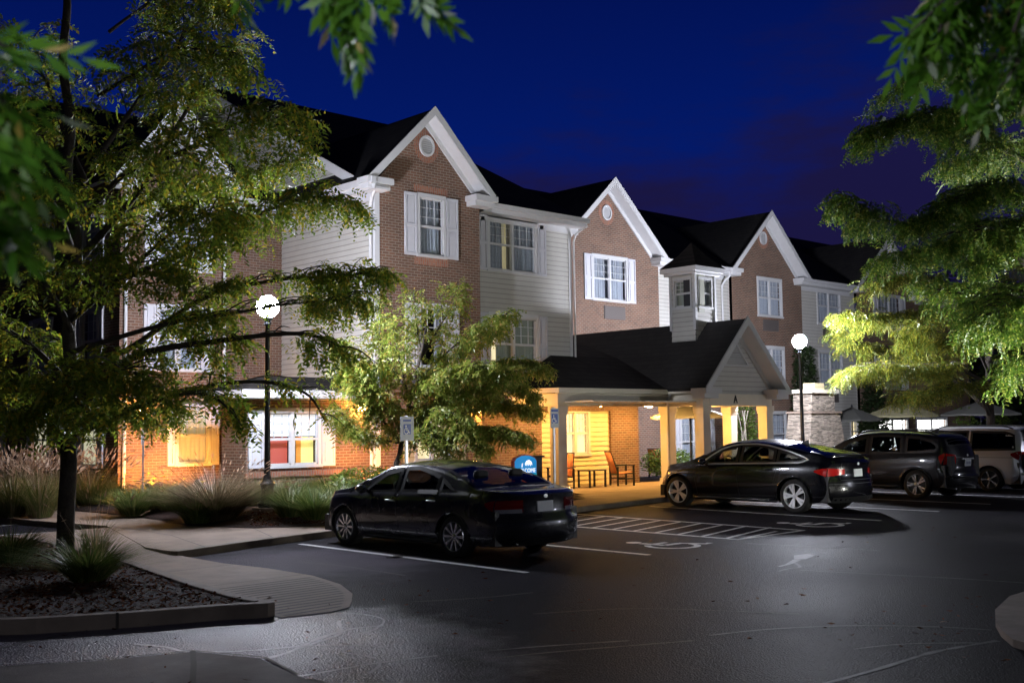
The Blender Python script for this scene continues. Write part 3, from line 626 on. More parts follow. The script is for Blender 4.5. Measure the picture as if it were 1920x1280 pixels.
# left end wall (brick, in shade), X 12.65
PE = PY(12.65); we = [(29.9,30.9,1.1,2.5),(33.4,34.5,1.1,2.5),(37.2,38.3,1.1,2.5),(30,31,3.7,5.3),(33.5,34.5,3.7,5.3),(30,31,6.8,8.3),(33.5,34.5,6.8,8.3)]
m = MB(); flat_wall(m, PE, 28.6, 44, 0, 8.7, hol(*we)); m.add([PE(28.6,0,8.7), PE(44,0,8.7), PE(36.3,0,12.7)], [(0,1,2)]); m.build('brick_wall', MT['brick_y'], hotel)
for i, q in enumerate(we): window(PE, *q, double=False, shutters=(.3,.3), curtain='curtain', blind=(q[2],'blind_warm',-.035) if i < 2 else None)
# right of the projecting block
wg2 = (31.25, 33.1, T[0], T[1]); wg2b = (31.25, 33.1, S2[0], S2[1])
m = MB(); flat_wall(m, PG, 26.0, 35.08, 0, 8.65, hol(wg2, wg2b)); m.add([PG(29.1,0,8.65), PG(35.05,0,8.65), PG(32.05,0,11.1)], [(0,1,2)]); m.build('brick_wall', MT['brick_x'], hotel)
window(PG, *wg2, shutters=(.42,.42)); window(PG, *wg2b, shutters=(.42,.42))
ws = (36.5, 38.2, G[0]-.9, G[1]-.05)
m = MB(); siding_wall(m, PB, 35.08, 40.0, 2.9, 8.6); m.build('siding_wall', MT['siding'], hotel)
m = MB(); flat_wall(m, PB, 35.08, 40.0, 0, 2.9, hol(ws)); m.build('brick_wall', MT['brick_x'], hotel); window(PB, *ws, shutters=(.36,.36))
wg3 = [(41.95,43.7,T[0],T[1]),(42.0,43.75,S2[0],S2[1]),(42.75,43.75,G[0]-.5,G[1])]
m = MB(); flat_wall(m, PG, 40.0, 45.4, 0, 8.65, hol(*wg3)); m.add([PG(39.7,0,8.65), PG(45.3,0,8.65), PG(42.45,0,11.1)], [(0,1,2)]); m.build('brick_wall', MT['brick_x'], hotel)
window(PG, *wg3[0]); window(PG, *wg3[1], curtain='curtain', gap=(42.1,42.55,'curtain_warm')); window(PG, *wg3[2], double=False)
wr = [(47.0,48.95,T[0]-.08,T[1]),(47.0,48.95,S2[0],S2[1]),(47.5,48.35,.35,2.2),(49.6,50.2,.35,2.2)]
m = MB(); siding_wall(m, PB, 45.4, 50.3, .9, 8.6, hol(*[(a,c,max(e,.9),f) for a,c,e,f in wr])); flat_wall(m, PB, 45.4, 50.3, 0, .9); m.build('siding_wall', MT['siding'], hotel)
for i, q in enumerate(wr): window(PB, q[0], q[1], max(q[2], .9), q[3], double=i < 2, curtain='curtain' if i < 2 else 'curtain_lit')
wg4 = [(52.4,54.6,T[0],T[1]),(52.3,54.6,S2[0],S2[1]),(51.9,54.9,.6,2.1),(55.9,59.2,.6,2.1)]
m = MB(); flat_wall(m, PG, 50.3, 62, 0, 8.65, hol(*wg4)); m.add([PG(50.0,0,8.65), PG(55.9,0,8.65), PG(52.9,0,11.0)], [(0,1,2)]); m.build('brick_wall', MT['brick_x'], hotel)
for i, q in enumerate(wg4): window(PG, *q, shutters=(.4,.4) if i < 2 else (0,0), curtain='curtain' if i < 2 else 'patio_lit')
m = MB(); m.quad((62,28.8,0),(62,44,0),(62,44,8.7),(62,28.8,8.7)); m.quad((12.65,44,0),(62,44,0),(62,44,8.7),(12.65,44,8.7)); m.build('rear_wall', MT['brick_x'], hotel)
# grilles under windows
for P, u, z in ((PG,32.4,6.05),(PG,42.85,6.1),(PG,42.9,3.0),(PB,47.95,6.05),(PB,47.95,2.95),(PG,53.4,3.0)):
    m = MB(); pbox(m, P, u-.6, u+.6, -.01, .03, z, z+.5)
    for k in range(9): pbox(m, P, u-.56, u+.56, .03, .045, z+.04+k*.05, z+.065+k*.05)
    m.build('air_grille', MT['grille'], hotel)
for P, u, z in ((P1,19.55,9.85),(PG,32.05,10.15),(PG,42.45,10.25),(PL,14.12,9.75)):
    m = MB(); n = 24; pts = [(u+.27*math.cos(2*PI*k/n), z+.30*math.sin(2*PI*k/n)) for k in range(n)]
    r1 = [P(a, .05, c) for a, c in pts]; r0 = [P(a, 0, c) for a, c in pts]; r2 = [P(u+(a-u)*.78, .05, z+(c-z)*.78) for a, c in pts]; r3 = [P(u+(a-u)*.78, .015, z+(c-z)*.78) for a, c in pts]
    m.add(r0+r1+r2+r3, [(i, (i+1)%n, n+(i+1)%n, n+i) for i in range(n)]+[(n+i, n+(i+1)%n, 2*n+(i+1)%n, 2*n+i) for i in range(n)]+[(2*n+i, 2*n+(i+1)%n, 3*n+(i+1)%n, 3*n+i) for i in range(n)]+[tuple(range(3*n, 4*n))])
    for k in range(7):
        zz = z-.2+k*.058; hw = math.sqrt(max(.001, .21**2-(zz-z)**2*.8)); m.quad(P(u-hw,.045,zz), P(u+hw,.045,zz), P(u+hw,.016,zz+.045), P(u-hw,.016,zz+.045))
    m.build('round_vent', MT['trim'], hotel)
# brick ring round the vents
for P, u, z in ((P1,19.55,9.85),(PG,32.05,10.15),(PG,42.45,10.25)):
    m = MB()
    for k in range(24):
        a = 2*PI*k/24; d = .11; c0, s0 = math.cos(a-d), math.sin(a-d); c1, s1 = math.cos(a+d), math.sin(a+d)
        pts = [(u+.28*c0, z+.31*s0), (u+.28*c1, z+.31*s1), (u+.44*c1, z+.48*s1), (u+.44*c0, z+.48*s0)]
        m.add([P(x, .008, y) for x, y in pts]+[P(x, -.01, y) for x, y in pts], [(0,1,2,3),(0,1,5,4),(1,2,6,5),(2,3,7,6),(3,0,4,7)])
    m.build('brick_ring', MT['soldier'], hotel)
# ---- roofs
def slope_slab(m, a, b_, c, d, th=.1):          # a,b eave; c,d ridge
    v = [Vector(q) for q in (a, b_, c, d)]; n = (v[1]-v[0]).cross(v[3]-v[0]).normalized()
    if n.z < 0: n = -n
    m.add([*v]+[q-n*th for q in v], [(0,1,2,3),(7,6,5,4),(0,4,5,1),(1,5,6,2),(2,6,7,3),(3,7,4,0)])
m = MB(); xg = [12.25,12.4,15.85,29.05,35.05,39.5,45.4,49.7,56.1,62.4]
for i in range(len(xg)-1):
    gb = i in (1,3,5,7); y0 = 29.05 if gb else 28.45; slope_slab(m, (xg[i],y0,8.62+.522*(y0-28.45)), (xg[i+1],y0,8.62+.522*(y0-28.45)), (xg[i+1],36.3,12.72), (xg[i],36.3,12.72))
slope_slab(m, (62.4,44.4,8.62), (12.25,44.4,8.62), (12.25,36.3,12.72), (62.4,36.3,12.72)); m.build('main_roof', MT['shingle'], hotel)
m = MB(); slope_slab(m, (17.5,24.55,8.6), (26.35,24.55,8.6), (26.35,34.2,13.6), (17.5,34.2,13.6)); slope_slab(m, (17.5,34.2,13.6), (26.35,34.2,13.6), (26.35,43.9,8.6), (17.5,43.9,8.6)); m.build('front_block_roof', MT['shingle'], hotel)
m = MB(); m.add([(26.3,25.0,8.6),(26.3,34.2,13.5),(26.3,43,8.6)], [(0,1,2)]); m.build('gable_siding', MT['siding'], hotel)
m = MB(); m.bar((17.5,24.65,8.56), (17.5,34.2,13.52), .05, .26); m.bar((17.5,34.2,13.52), (17.5,43.8,8.6), .05, .26); m.build('rake_board', MT['trim'], hotel)
def gable(cx, hw, yf, zf, za, yb, wall_y, hw_wall, rl=.78, returns=(1,1)):
    sl = (za-zf)/hw
    m = MB()
    for s in (-1, 1): slope_slab(m, (cx+s*hw, yf, zf), (cx+s*hw, yb, zf), (cx, yb, za), (cx, yf, za), .1)
    m.build('gable_roof', MT['shingle_y'], hotel)
    m = MB(); ln = math.hypot(hw, za-zf); nx, nz = (za-zf)/ln, hw/ln
    for s in (-1, 1):
        def rk(y0, y1, t0, t1):
            a = [(cx+s*hw+s*nx*-t, zf-nz*t) for t in (t0, t1)]; c = [(cx, za-t*ln/hw) for t in (t0, t1)]
            v = [(a[0][0],y0,a[0][1]),(a[1][0],y0,a[1][1]),(c[1][0],y0,c[1][1]),(c[0][0],y0,c[0][1])]
            m.add(v+[(p[0],y1,p[2]) for p in v], [(0,1,2,3),(7,6,5,4),(0,4,5,1),(1,5,6,2),(2,6,7,3),(3,7,4,0)])
        rk(yf-.03, yf+.02, -.05, .14); rk(yf+.0, wall_y-.0, .105, .15); rk(wall_y-.05, wall_y-.0, .14, .29)
    m.build('rake_board', MT['trim'], hotel)
    for s, on in zip((-1, 1), returns):
        if not on: continue
        m = MB(); x0, x1 = sorted((cx+s*(hw+.10), cx+s*(hw_wall-on*rl*.5)))
        m.box(x0, x1, yf-.05, wall_y+.02, zf-.16, zf-.0); m.box(x0+.05, x1-.05, yf+.05, wall_y+.01, zf-.3, zf-.16)
        m.build('eave_return', MT['trim'], hotel)
gable(19.5, 2.2, 23.85, 8.62, 10.82, 31, 24.3, 1.85)
gable(32.05, 3.0, 28.35, 8.62, 11.4, 35, 28.85, 2.95)
gable(42.45, 2.95, 28.35, 8.62, 11.38, 35, 28.85, 2.7)
gable(52.9, 3.2, 28.35, 8.62, 11.35, 35, 28.85, 3.05)
gable(14.12, 1.75, 28.1, 8.72, 11.0, 35, 28.6, 1.48)
# gutters, fascias, soffits
def eave(x0, x1, y, wall, z=8.6):
    m = MB(); m.box(x0, x1, y-.12, y, z-.13, z-.02); m.box(x0, x1, y-.13, y-.10, z-.03, z+.01); m.box(x0, x1, y, y+.03, z-.26, z-.02); m.box(x0, x1, y+.03, wall, z-.26, z-.235); m.box(x0, x1, wall-.045, wall-.005, z-.44, z-.26)
    m.build('gutter', MT['trim'], hotel)
eave(21.9, 26.35, 24.55, 25.0); eave(15.85, 17.5, 28.5, 29.0); eave(35.1, 39.6, 28.5, 29.0); eave(45.45, 49.9, 28.5, 29.0); eave(56.2, 62, 28.4, 28.85)
m = MB(); m.box(17.28, 17.42, 23.75, 26.2, 8.42, 8.60); m.box(17.42, 17.82, 23.8, 26.2, 8.30, 8.36); m.box(17.40, 17.44, 23.8, 26.2, 8.30, 8.58); m.box(17.70, 17.79, 24.4, 26.2, 8.1, 8.31); m.build('gutter', MT['trim'], hotel)
def downspout(pts, r=.045, name='downspout'):
    m = MB(); m.tube(pts, r, 8); m.build(name, MT['trim'], hotel, smooth=False)
downspout([(17.62,24.0,8.42),(17.66,24.28,8.2),(17.68,24.38,7.95),(17.68,24.38,.1)]); downspout([(12.72,28.5,8.4),(12.78,28.52,8.1),(12.78,28.52,.1)]); downspout([(15.66,28.5,8.4),(15.66,28.54,8.1),(15.66,28.54,.1)])
downspout([(26.3,24.5,8.4),(26.12,24.85,8.15),(26.1,24.94,7.9),(26.1,24.94,4.1)], .035); downspout([(39.6,28.45,8.45),(39.4,28.75,8.1),(39.4,28.92,7.9),(39.4,28.92,.1)])
# ================================================================ ENTRANCE PORCH (part of the hotel)
PW = PX(24.6); wp = (25.2, 26.35, G[0], G[1])
m = MB(); flat_wall(m, PW, 21.5, 28.7, 0, 3.3, [(24.2,27.35,.12,2.46)]); m.build('brick_wall', MT['brick_x'], hotel)
m = MB(); m.quad((28.7,24.6,0),(28.7,29,0),(28.7,29,3.3),(28.7,24.6,3.3)); m.build('brick_return', MT['brick_y'], hotel)
PWi = PX(24.70); m = MB(); siding_wall(m, PWi, 24.2, 27.35, .12, 2.46, hol(wp)); m.build('siding_wall', MT['siding_cream'], hotel)
window(PWi, *wp, curtain='curtain_lit')
ZB0, ZB1 = 2.56, 2.92
m = MB()
m.box(22.57, 27.72, 22.28, 22.60, ZB0, ZB1); m.box(22.57, 22.89, 22.60, 24.3, ZB0, ZB1)               # porch front / side beams
m.box(27.42, 27.74, 20.95, 22.28, ZB0, ZB1); m.box(27.74, 30.72, 20.94, 21.26, ZB0, ZB1); m.box(30.72, 31.04, 20.95, 24.5, ZB0, ZB1); m.box(27.74, 30.72, 22.29, 22.59, ZB0+.003, ZB1)
m.build('porch_beam', MT['cream'], hotel)
m = MB(); m.box(22.35, 27.3, 22.02, 22.16, 2.93, 3.07); m.box(22.35, 22.49, 22.16, 24.3, 2.93, 3.07); m.box(22.49, 27.4, 22.16, 22.30, 2.921, 2.95); m.box(27.12, 27.26, 20.6, 22.02, 2.93, 3.07); m.box(27.26, 27.44, 20.6, 22.28, 2.921, 2.95); m.build('porch_gutter', MT['cream'], hotel)
m = MB(); m.box(31.25, 31.39, 20.6, 24.5, 2.93, 3.07); m.box(31.02, 31.25, 20.6, 24.5, 2.921, 2.95); m.build('porch_gutter', MT['cream'], hotel)
m = MB(); m.box(22.85, 31.0, 21.2, 24.65, 2.66, 2.70); m.box(28.7, 31.0, 24.65, 29, 2.66, 2.70); m.build('porch_ceiling', MT['cream'], hotel)
def column(x, y, s=.34, base=True):
    m = MB(); h = s/2; m.box(x-h, x+h, y-h, y+h, .118, ZB0); e = .035
    m.box(x-h-e, x+h+e, y-h-e, y+h+e, ZB0-.16, ZB0-.002); m.box(x-h-e, x+h+e, y-h-e, y+h+e, .119, .36); m.box(x-h-.02, x+h+.02, y-h-.02, y+h+.02, ZB0-.24, ZB0-.16)
    m.build('porch_column', MT['cream'], hotel, bevel=.008)
for x, y in ((22.73,22.44),(27.58,22.44),(27.58,21.1),(30.88,21.1),(30.88,22.5)): column(x, y)
downspout([(27.2,22.0,2.98),(27.3,22.2,2.75),(27.3,22.2,.5),(27.1,22.02,.22),(26.95,21.9,.17)], .05)
# porch roof (hipped at the left) and the cross gable
m = MB()
m.add([(22.33,22.0,3.07),(27.5,22.0,3.07),(28.9,25.0,4.22),(28.9,27.0,4.8),(26.05,27.0,4.8),(26.05,25,4.22),(25.05,25.0,4.22),(22.33,24.4,3.07)], [(0,1,2,6),(2,3,4,5),(0,6,7)])
m.build('porch_roof', MT['shingle'], hotel)
CX, HW, ZE, ZA = 29.2, 2.15, 3.07, 5.25
gable(CX, HW, 20.5, ZE, ZA, 29, 21.0, 1.72, rl=.5)
m = MB(); siding_wall(m, PX(21.02), 27.5, 30.95, 2.92, 5.2, lim=lambda z: (CX-(ZA-.15-z)/((ZA-ZE)/HW), CX+(ZA-.15-z)/((ZA-ZE)/HW))); m.build('siding_wall', MT['siding'], hotel)
m = MB(); zt, zb, hw = 4.52, 3.82, .62
for a, c in (((CX-hw,zb),(CX+hw,zb)), ((CX+hw,zb),(CX,zt)), ((CX,zt),(CX-hw,zb))): m.bar((a[0],20.975,a[1]), (c[0],20.975,c[1]), .05, .07, up=(0,1,0))
for k in range(9):
    z = zb+.06+k*.068; q = hw*(zt-z)/(zt-zb)-.03; m.quad((CX-q,20.965,z),(CX+q,20.965,z),(CX+q,20.99,z+.045),(CX-q,20.99,z+.045))
m.build('triangular_vent', MT['trim'], hotel)
def text_mesh(body, name, size, loc, rot, mat, parent, ext=.01, sx=1.0, align='CENTER'):
    cu = bpy.data.curves.new(name, 'FONT'); cu.body = body; cu.size = size; cu.extrude = ext; cu.align_x = align; cu.align_y = 'CENTER'
    t = bpy.data.objects.new(name, cu); COL.objects.link(t); bpy.context.view_layer.update()
    me = bpy.data.meshes.new_from_object(t.evaluated_get(bpy.context.evaluated_depsgraph_get())); bpy.data.objects.remove(t)
    R = Matrix.Translation(Vector(loc)-(origin_of(parent) if parent else Vector())) @ rot @ Matrix.Diagonal((sx,1,1,1)); me.transform(R)
    me.materials.clear(); me.materials.append(mat); o = bpy.data.objects.new(name, me); COL.objects.link(o); o.parent = parent; return o
RX = Matrix.Rotation(PI/2, 4, 'X')
text_mesh('A', 'letter', .36, (29.05, 20.925, 2.745), RX, MT['metal_dark'], hotel, sx=.8)
# cupola
m = MB(); cx0, cx1, cy0, cy1 = 28.6, 29.62, 22.05, 23.0
cw = (.16, .86, 5.72, 6.62)
Pa = PX(cy0); Pb = PY(cx0)
siding_wall(m, Pa, cx0, cx1, 4.4, 6.85, [(cx0+.2, cx1-.2, 5.75, 6.6)]); siding_wall(m, Pb, cy0, cy1, 4.4, 6.85, [(cy0+.16, cy1-.16, 5.75, 6.6)])
m.quad((cx1,cy0,4.4),(cx1,cy1,4.4),(cx1,cy1,6.85),(cx1,cy0,6.85)); m.quad((cx0,cy1,4.4),(cx1,cy1,4.4),(cx1,cy1,6.85),(cx0,cy1,6.85))
m.build('cupola_wall', MT['siding'], hotel)
m = MB(); m.box(cx0-.25, cx1+.25, cy0-.25, cy1+.25, 6.85, 7.0); m.box(cx0-.16, cx1+.16, cy0-.16, cy1+.16, 6.76, 6.85)
for x, y in ((cx0,cy0),(cx1,cy0),(cx0,cy1)): m.box(x-.04, x+.06, y-.04, y+.06, 5.0, 6.76)
m.build('cupola_cornice', MT['trim'], hotel)
m = MB(); q = .27; a = [(cx0-q,cy0-q,7.0),(cx1+q,cy0-q,7.0),(cx1+q,cy1+q,7.0),(cx0-q,cy1+q,7.0)]; mid = [((p[0]-29.11)*.45+29.11, (p[1]-22.52)*.45+22.52, 7.42) for p in a]
m.add(a+mid+[(29.11,22.52,7.88)], [(i,(i+1)%4,4+(i+1)%4,4+i) for i in range(4)]+[(4+i,4+(i+1)%4,8) for i in range(4)]); m.build('cupola_roof', MT['shingle'], hotel)
window(Pa, cx0+.2, cx1-.2, 5.75, 6.6, double=False, casing=.06, curtain='curtain'); window(Pb, cy0+.16, cy1-.16, 5.75, 6.6, double=False, casing=.05, curtain='curtain_dim', room='curtain_dim')
# ---- ceiling lights and wall lights (warm)
def ceiling_light(x, y, z=2.655, r=.10):
    m = MB(); m.lathe([(0,0),(r+.03,0),(r+.03,-.025),(r,-.03)], (x,y,z), 16); f = m.build('ceiling_light', MT['trim'], hotel)
    m = MB(); m.lathe([(r,-.028),(r*.8,-.06),(.001,-.075)], (x,y,z), 12); m.build('lens', MT['warm_lens'], f, smooth=True)
for x, y in ((23.7,23.5),(25.8,23.6),(27.9,23.6),(29.3,22.0),(29.3,24.6)): ceiling_light(x, y)
def wall_light(P, u, z):
    m = MB(); pbox(m, P, u-.06, u+.06, 0, .05, z-.1, z+.12); pbox(m, P, u-.09, u+.09, .04, .20, z+.12, z+.16); f = m.build('wall_light', MT['metal_dark'], hotel)
    m = MB(); pbox(m, P, u-.07, u+.07, .06, .18, z-.08, z+.115); m.build('lens', MT['warm_lens2'], f)
MT['warm_flood'] = emit('warm_flood_lens', (1,.37,.05), 3600)
MT['warm_lens2'] = emit('warm_wall_lens', (1,.46,.08), 620)
wall_light(PL, 13.25, 2.62); wall_light(P4, 17.45, 2.55); wall_light(P1, 21.25, 2.5)
# ================================================================ CARS
def pchip(pts):
    xs = np.array([p[0] for p in pts], float); ys = np.array([p[1] for p in pts], float)
    h = np.diff(xs); d = np.diff(ys)/h; m = np.zeros(len(xs))
    for i in range(1, len(xs)-1):
        if d[i-1]*d[i] > 0: w1 = 2*h[i]+h[i-1]; w2 = h[i]+2*h[i-1]; m[i] = (w1+w2)/(w1/d[i-1]+w2/d[i])
    m[0] = d[0]; m[-1] = d[-1]
    def f(x):
        x = min(max(x, xs[0]), xs[-1]); i = min(max(int(np.searchsorted(xs, x))-1, 0), len(xs)-2); t = (x-xs[i])/h[i]
        return (ys[i]*(1+2*t)*(1-t)**2 + m[i]*h[i]*t*(1-t)**2 + ys[i+1]*t*t*(3-2*t) + m[i+1]*h[i]*t*t*(t-1))
    return f
class Car:
    NL, NU, NR = 12, 7, 9
    def __init__(s, sp, name, loc, label, scale=1.0):
        s.sp = sp; s.k = scale; s.root = thing(name, loc, label, sp['cat'])
        s.root.scale = (scale, scale, scale*sp.get('zs', 1))
        s.zt, s.zb, s.wm = pchip(sp['top']), pchip(sp['belt']), pchip(sp['width'])
        s.y0, s.y1 = sp['y0'], sp['y1']; s.z0 = sp.get('z0', .2)
        s.rearf = pchip(sp['rear']); s.frontf = pchip(sp['front']); s.tum = sp.get('tumble', .38)
        s.prof = pchip([(0,.93),(.2,.985),(.45,1.0),(.72,.995),(.9,.975),(1,.945)])
        s.wr_, s.wb = sp['wheel_r'], sp['wb']; s.arch = s.wr_+.055
    def P(s, b, *a, **k): return b
    def build(s, mb, name, mats, parent=None, **k):
        o = mb.build(name, mats, parent=None, **k); o.parent = parent if parent is not None else s.root; return o
    def hw(s, y, z):
        zb, zt, w = s.zb(y), s.zt(y), s.wm(y)/2
        if z <= zb: return w*s.prof((z-s.z0)/(zb-s.z0))
        return max(.05, w*.945-.012-s.tum*(z-zb)-.25*max(0, z-zb-.25)**2)
    def zr(s, y): return s.zb(y)+.86*(s.zt(y)-s.zb(y)) if s.zt(y)-s.zb(y) < .3 else s.zt(y)-.075
    def rooff(s, y, x):
        zr, zt = s.zr(y), s.zt(y); w = s.hw(y, zr); return zt-(zt-zr)*min(1, abs(x)/w)**2.6
    def deform(s, x, y, z):
        L_ = .55
        if y < s.y0+L_:
            r = ((s.y0+L_-y)/L_)**1.5; y += r*(s.sp.get('rround', .22)*(abs(x)/(s.wm(s.y0)/2))**3 + s.rearf(z))
        if y > s.y1-L_-.1:
            r = ((y-(s.y1-L_-.1))/(L_+.1))**1.5; y -= r*(s.sp.get('fround', .34)*(abs(x)/(s.wm(s.y1)/2))**2.4 + s.frontf(z))
        return (x, y, z)
    def side(s, y, z, sg, off=0): return s.deform(sg*(s.hw(y, z)+off), y, z)
    def roofp(s, y, x, off=0):
        return s.deform(x, y, s.rooff(y, x)+off)
    def rear(s, x, z, off=0): p = s.deform(x, s.y0, z); return (p[0], p[1]-off, p[2])
    def front(s, x, z, off=0): p = s.deform(x, s.y1, z); return (p[0], p[1]+off, p[2])
    def zlow(s, y):
        z = s.z0
        for ya in (0, s.wb):
            d = abs(y-ya)
            if d < s.arch: z = max(z, s.wr_-.02+math.sqrt(s.arch**2-d*d))
        return z
    def section(s, y):
        zl, zb, zr = s.zlow(y), s.zb(y), s.zr(y); pts = []
        zl = min(zl, zb-.03)
        for i in range(s.NL): z = zl+(zb-zl)*i/(s.NL-1); pts.append((s.hw(y, z), z))
        for i in range(1, s.NU+1): z = zb+(zr-zb)*i/s.NU; pts.append((s.hw(y, z), z))
        w = s.hw(y, zr)
        for i in range(1, s.NR): x = w*(1-i/(s.NR-1)); pts.append((x, s.rooff(y, x)))
        return pts
    def body(s):
        ys = list(np.arange(s.y0, s.y1, .045))+[s.y1]
        for ya in (0, s.wb):
            ys += [ya-s.arch, ya+s.arch, ya-s.arch*.985, ya+s.arch*.985, ya-s.arch*.94, ya+s.arch*.94]
        ys = sorted(ys); ys = [y for i, y in enumerate(ys) if i == 0 or y-ys[i-1] > .004]
        secs = [s.section(y) for y in ys]; n = len(secs[0]); mb = MB(); idx = {}
        for i, (y, sec) in enumerate(zip(ys, secs)):
            for j, (x, z) in enumerate(sec):
                for sg in ((-1, 1) if x > 1e-6 else (0,)):
                    idx[i, j, sg] = len(mb.v); mb.v.append(s.deform(sg*x, y, z))
                if x <= 1e-6: idx[i, j, -1] = idx[i, j, 1] = idx[i, j, 0]
        wins = s.sp['windows']; fr = s.sp['screens']
        def inside(poly, pts): return all(pip(poly, a, c) for a, c in pts)
        for i in range(len(ys)-1):
            for j in range(n-1):
                q = [(ys[i], secs[i][j]), (ys[i+1], secs[i+1][j]), (ys[i+1], secs[i+1][j+1]), (ys[i], secs[i][j+1])]
                side_pts = [(y, p[1]) for y, p in q]
                if s.NL-1 <= j and any(inside(w, side_pts) for w in wins): continue
                hole = False
                for (ya, yb, fx) in fr:
                    if ya+.02 < ys[i] and ys[i+1] < yb-.02 and j >= s.NL+s.NU-1 and all(p[0] < fx*s.hw(y, s.zr(y))-.01 for y, p in q): hole = True
                if hole: continue
                for sg in (-1, 1):
                    f = (idx[i,j,sg], idx[i+1,j,sg], idx[i+1,j+1,sg], idx[i,j+1,sg]); f = f if sg < 0 else f[::-1]
                    if len(set(f)) >= 3: mb.f.append(tuple(dict.fromkeys(f))); mb.m.append(0)
        # end caps as curved panels
        for e, yy in ((0, s.y0), (len(ys)-1, s.y1)):
            sec = secs[e]; nx = 14; base = len(mb.v)
            for x, z in sec:
                for k in range(nx+1): mb.v.append(s.deform(x*(2*k/nx-1), yy, z))
            for j in range(n-1):
                for k in range(nx): mb.f.append((base+j*(nx+1)+k, base+j*(nx+1)+k+1, base+(j+1)*(nx+1)+k+1, base+(j+1)*(nx+1)+k)); mb.m.append(0)
        s.bodyobj = s.build(mb, 'body', s.sp['paint'], smooth=True)
        # underside, wells
        u = MB(); w = s.sp['w']/2-.08; zf = s.z0+.02
        u.box(-w, w, s.y0+.25, -s.arch-.02, zf, s.zb(-.7)*.75); u.box(-w, w, s.arch+.02, s.wb-s.arch-.02, zf, zf+.12); u.box(-w, w, s.wb+s.arch+.02, s.y1-.35, zf, .5)
        u.box(-.5, .5, -s.arch-.05, s.arch+.05, zf+.1, .62); u.box(-.5, .5, s.wb-s.arch-.05, s.wb+s.arch+.05, zf+.1, .62)
        for ya in (0, s.wb):
            for sg in (-1, 1):
                a = [(sg*(w+.02), ya+(s.arch-.005)*math.cos(t), s.wr_-.02+(s.arch-.005)*math.sin(t)) for t in np.linspace(-.35, PI+.35, 15)]; c = [(sg*.5, p[1], p[2]) for p in a]
                u.add(a+c, [(i, i+1, 16+i, 15+i) for i in range(14)])
        s.build(u, 'underbody', MT['blackplastic'])
        it = MB(); yi0, yi1 = s.sp['cabin']; it.box(-w+.06, w-.06, yi0, yi1, .3, .34)
        it.box(-w+.08, w-.08, yi1-.25, yi1+.1, .55, s.zb(yi1)-.02); it.box(-w+.1, w-.1, yi0-.35, yi0, .5, s.zb(yi0)-.04)
        s.build(it, 'interior', MT['seat'])
        for (sx, sy, ww) in s.sp['seats']:
            m = MB(); zt = s.zb(sy)+.14
            m.add([(sx-ww/2,sy-.28,.5),(sx+ww/2,sy-.28,.5),(sx+ww/2,sy-.10,.5),(sx-ww/2,sy-.10,.5),(sx-ww*.42,sy-.42,zt),(sx+ww*.42,sy-.42,zt),(sx+ww*.42,sy-.32,zt),(sx-ww*.42,sy-.32,zt)], [(0,3,2,1),(4,5,6,7),(0,1,5,4),(1,2,6,5),(2,3,7,6),(3,0,4,7)])
            m.box(sx-.13, sx+.13, sy-.44, sy-.34, zt+.05, zt+.22); m.box(sx-ww/2, sx+ww/2, sy-.2, sy+.3, .36, .54)
            s.build(m, 'seat', MT['seat'], bevel=.04)
        m = MB(); cy, cz, cx = s.sp['seats'][0][1]+.52, s.zb(1.5)+.02, s.sp['seats'][0][0]
        pts = [(cx+.18*math.cos(t), cy+.06*math.sin(t), cz+.17*math.sin(t)) for t in np.linspace(0, 2*PI, 20)]; m.tube(pts, .015, 6); m.bar((cx-.16,cy,cz), (cx+.16,cy,cz), .03, .02); m.bar((cx,cy,cz),(cx,cy+.3,cz-.1),.05,.05); s.build(m, 'steering_wheel', MT['blackplastic'])
    def outline(s, poly, step=.05):
        out = []
        for i in range(len(poly)):
            a, c = poly[i], poly[(i+1)%len(poly)]; n = max(1, int(math.hypot(c[0]-a[0], c[1]-a[1])/step))
            out += [(a[0]+(c[0]-a[0])*k/n, a[1]+(c[1]-a[1])*k/n) for k in range(n)]
        return out
    def inset(s, poly, d):
        c = (sum(p[0] for p in poly)/len(poly), sum(p[1] for p in poly)/len(poly)); out = []; n = len(poly)
        for i in range(n):
            a, p, q = Vector(poly[i-1]), Vector(poly[i]), Vector(poly[(i+1)%n]); e1 = (p-a).normalized(); e2 = (q-p).normalized()
            n1 = Vector((-e1.y, e1.x)); n2 = Vector((-e2.y, e2.x)); b = (n1+n2); b = b.normalized() if b.length > .2 else n1
            if b.dot(Vector(c)-p) < 0: b = -b
            out.append((p.x+b.x*d/max(.45, abs(b.dot(n1))), p.y+b.y*d/max(.45, abs(b.dot(n1)))))
        return out
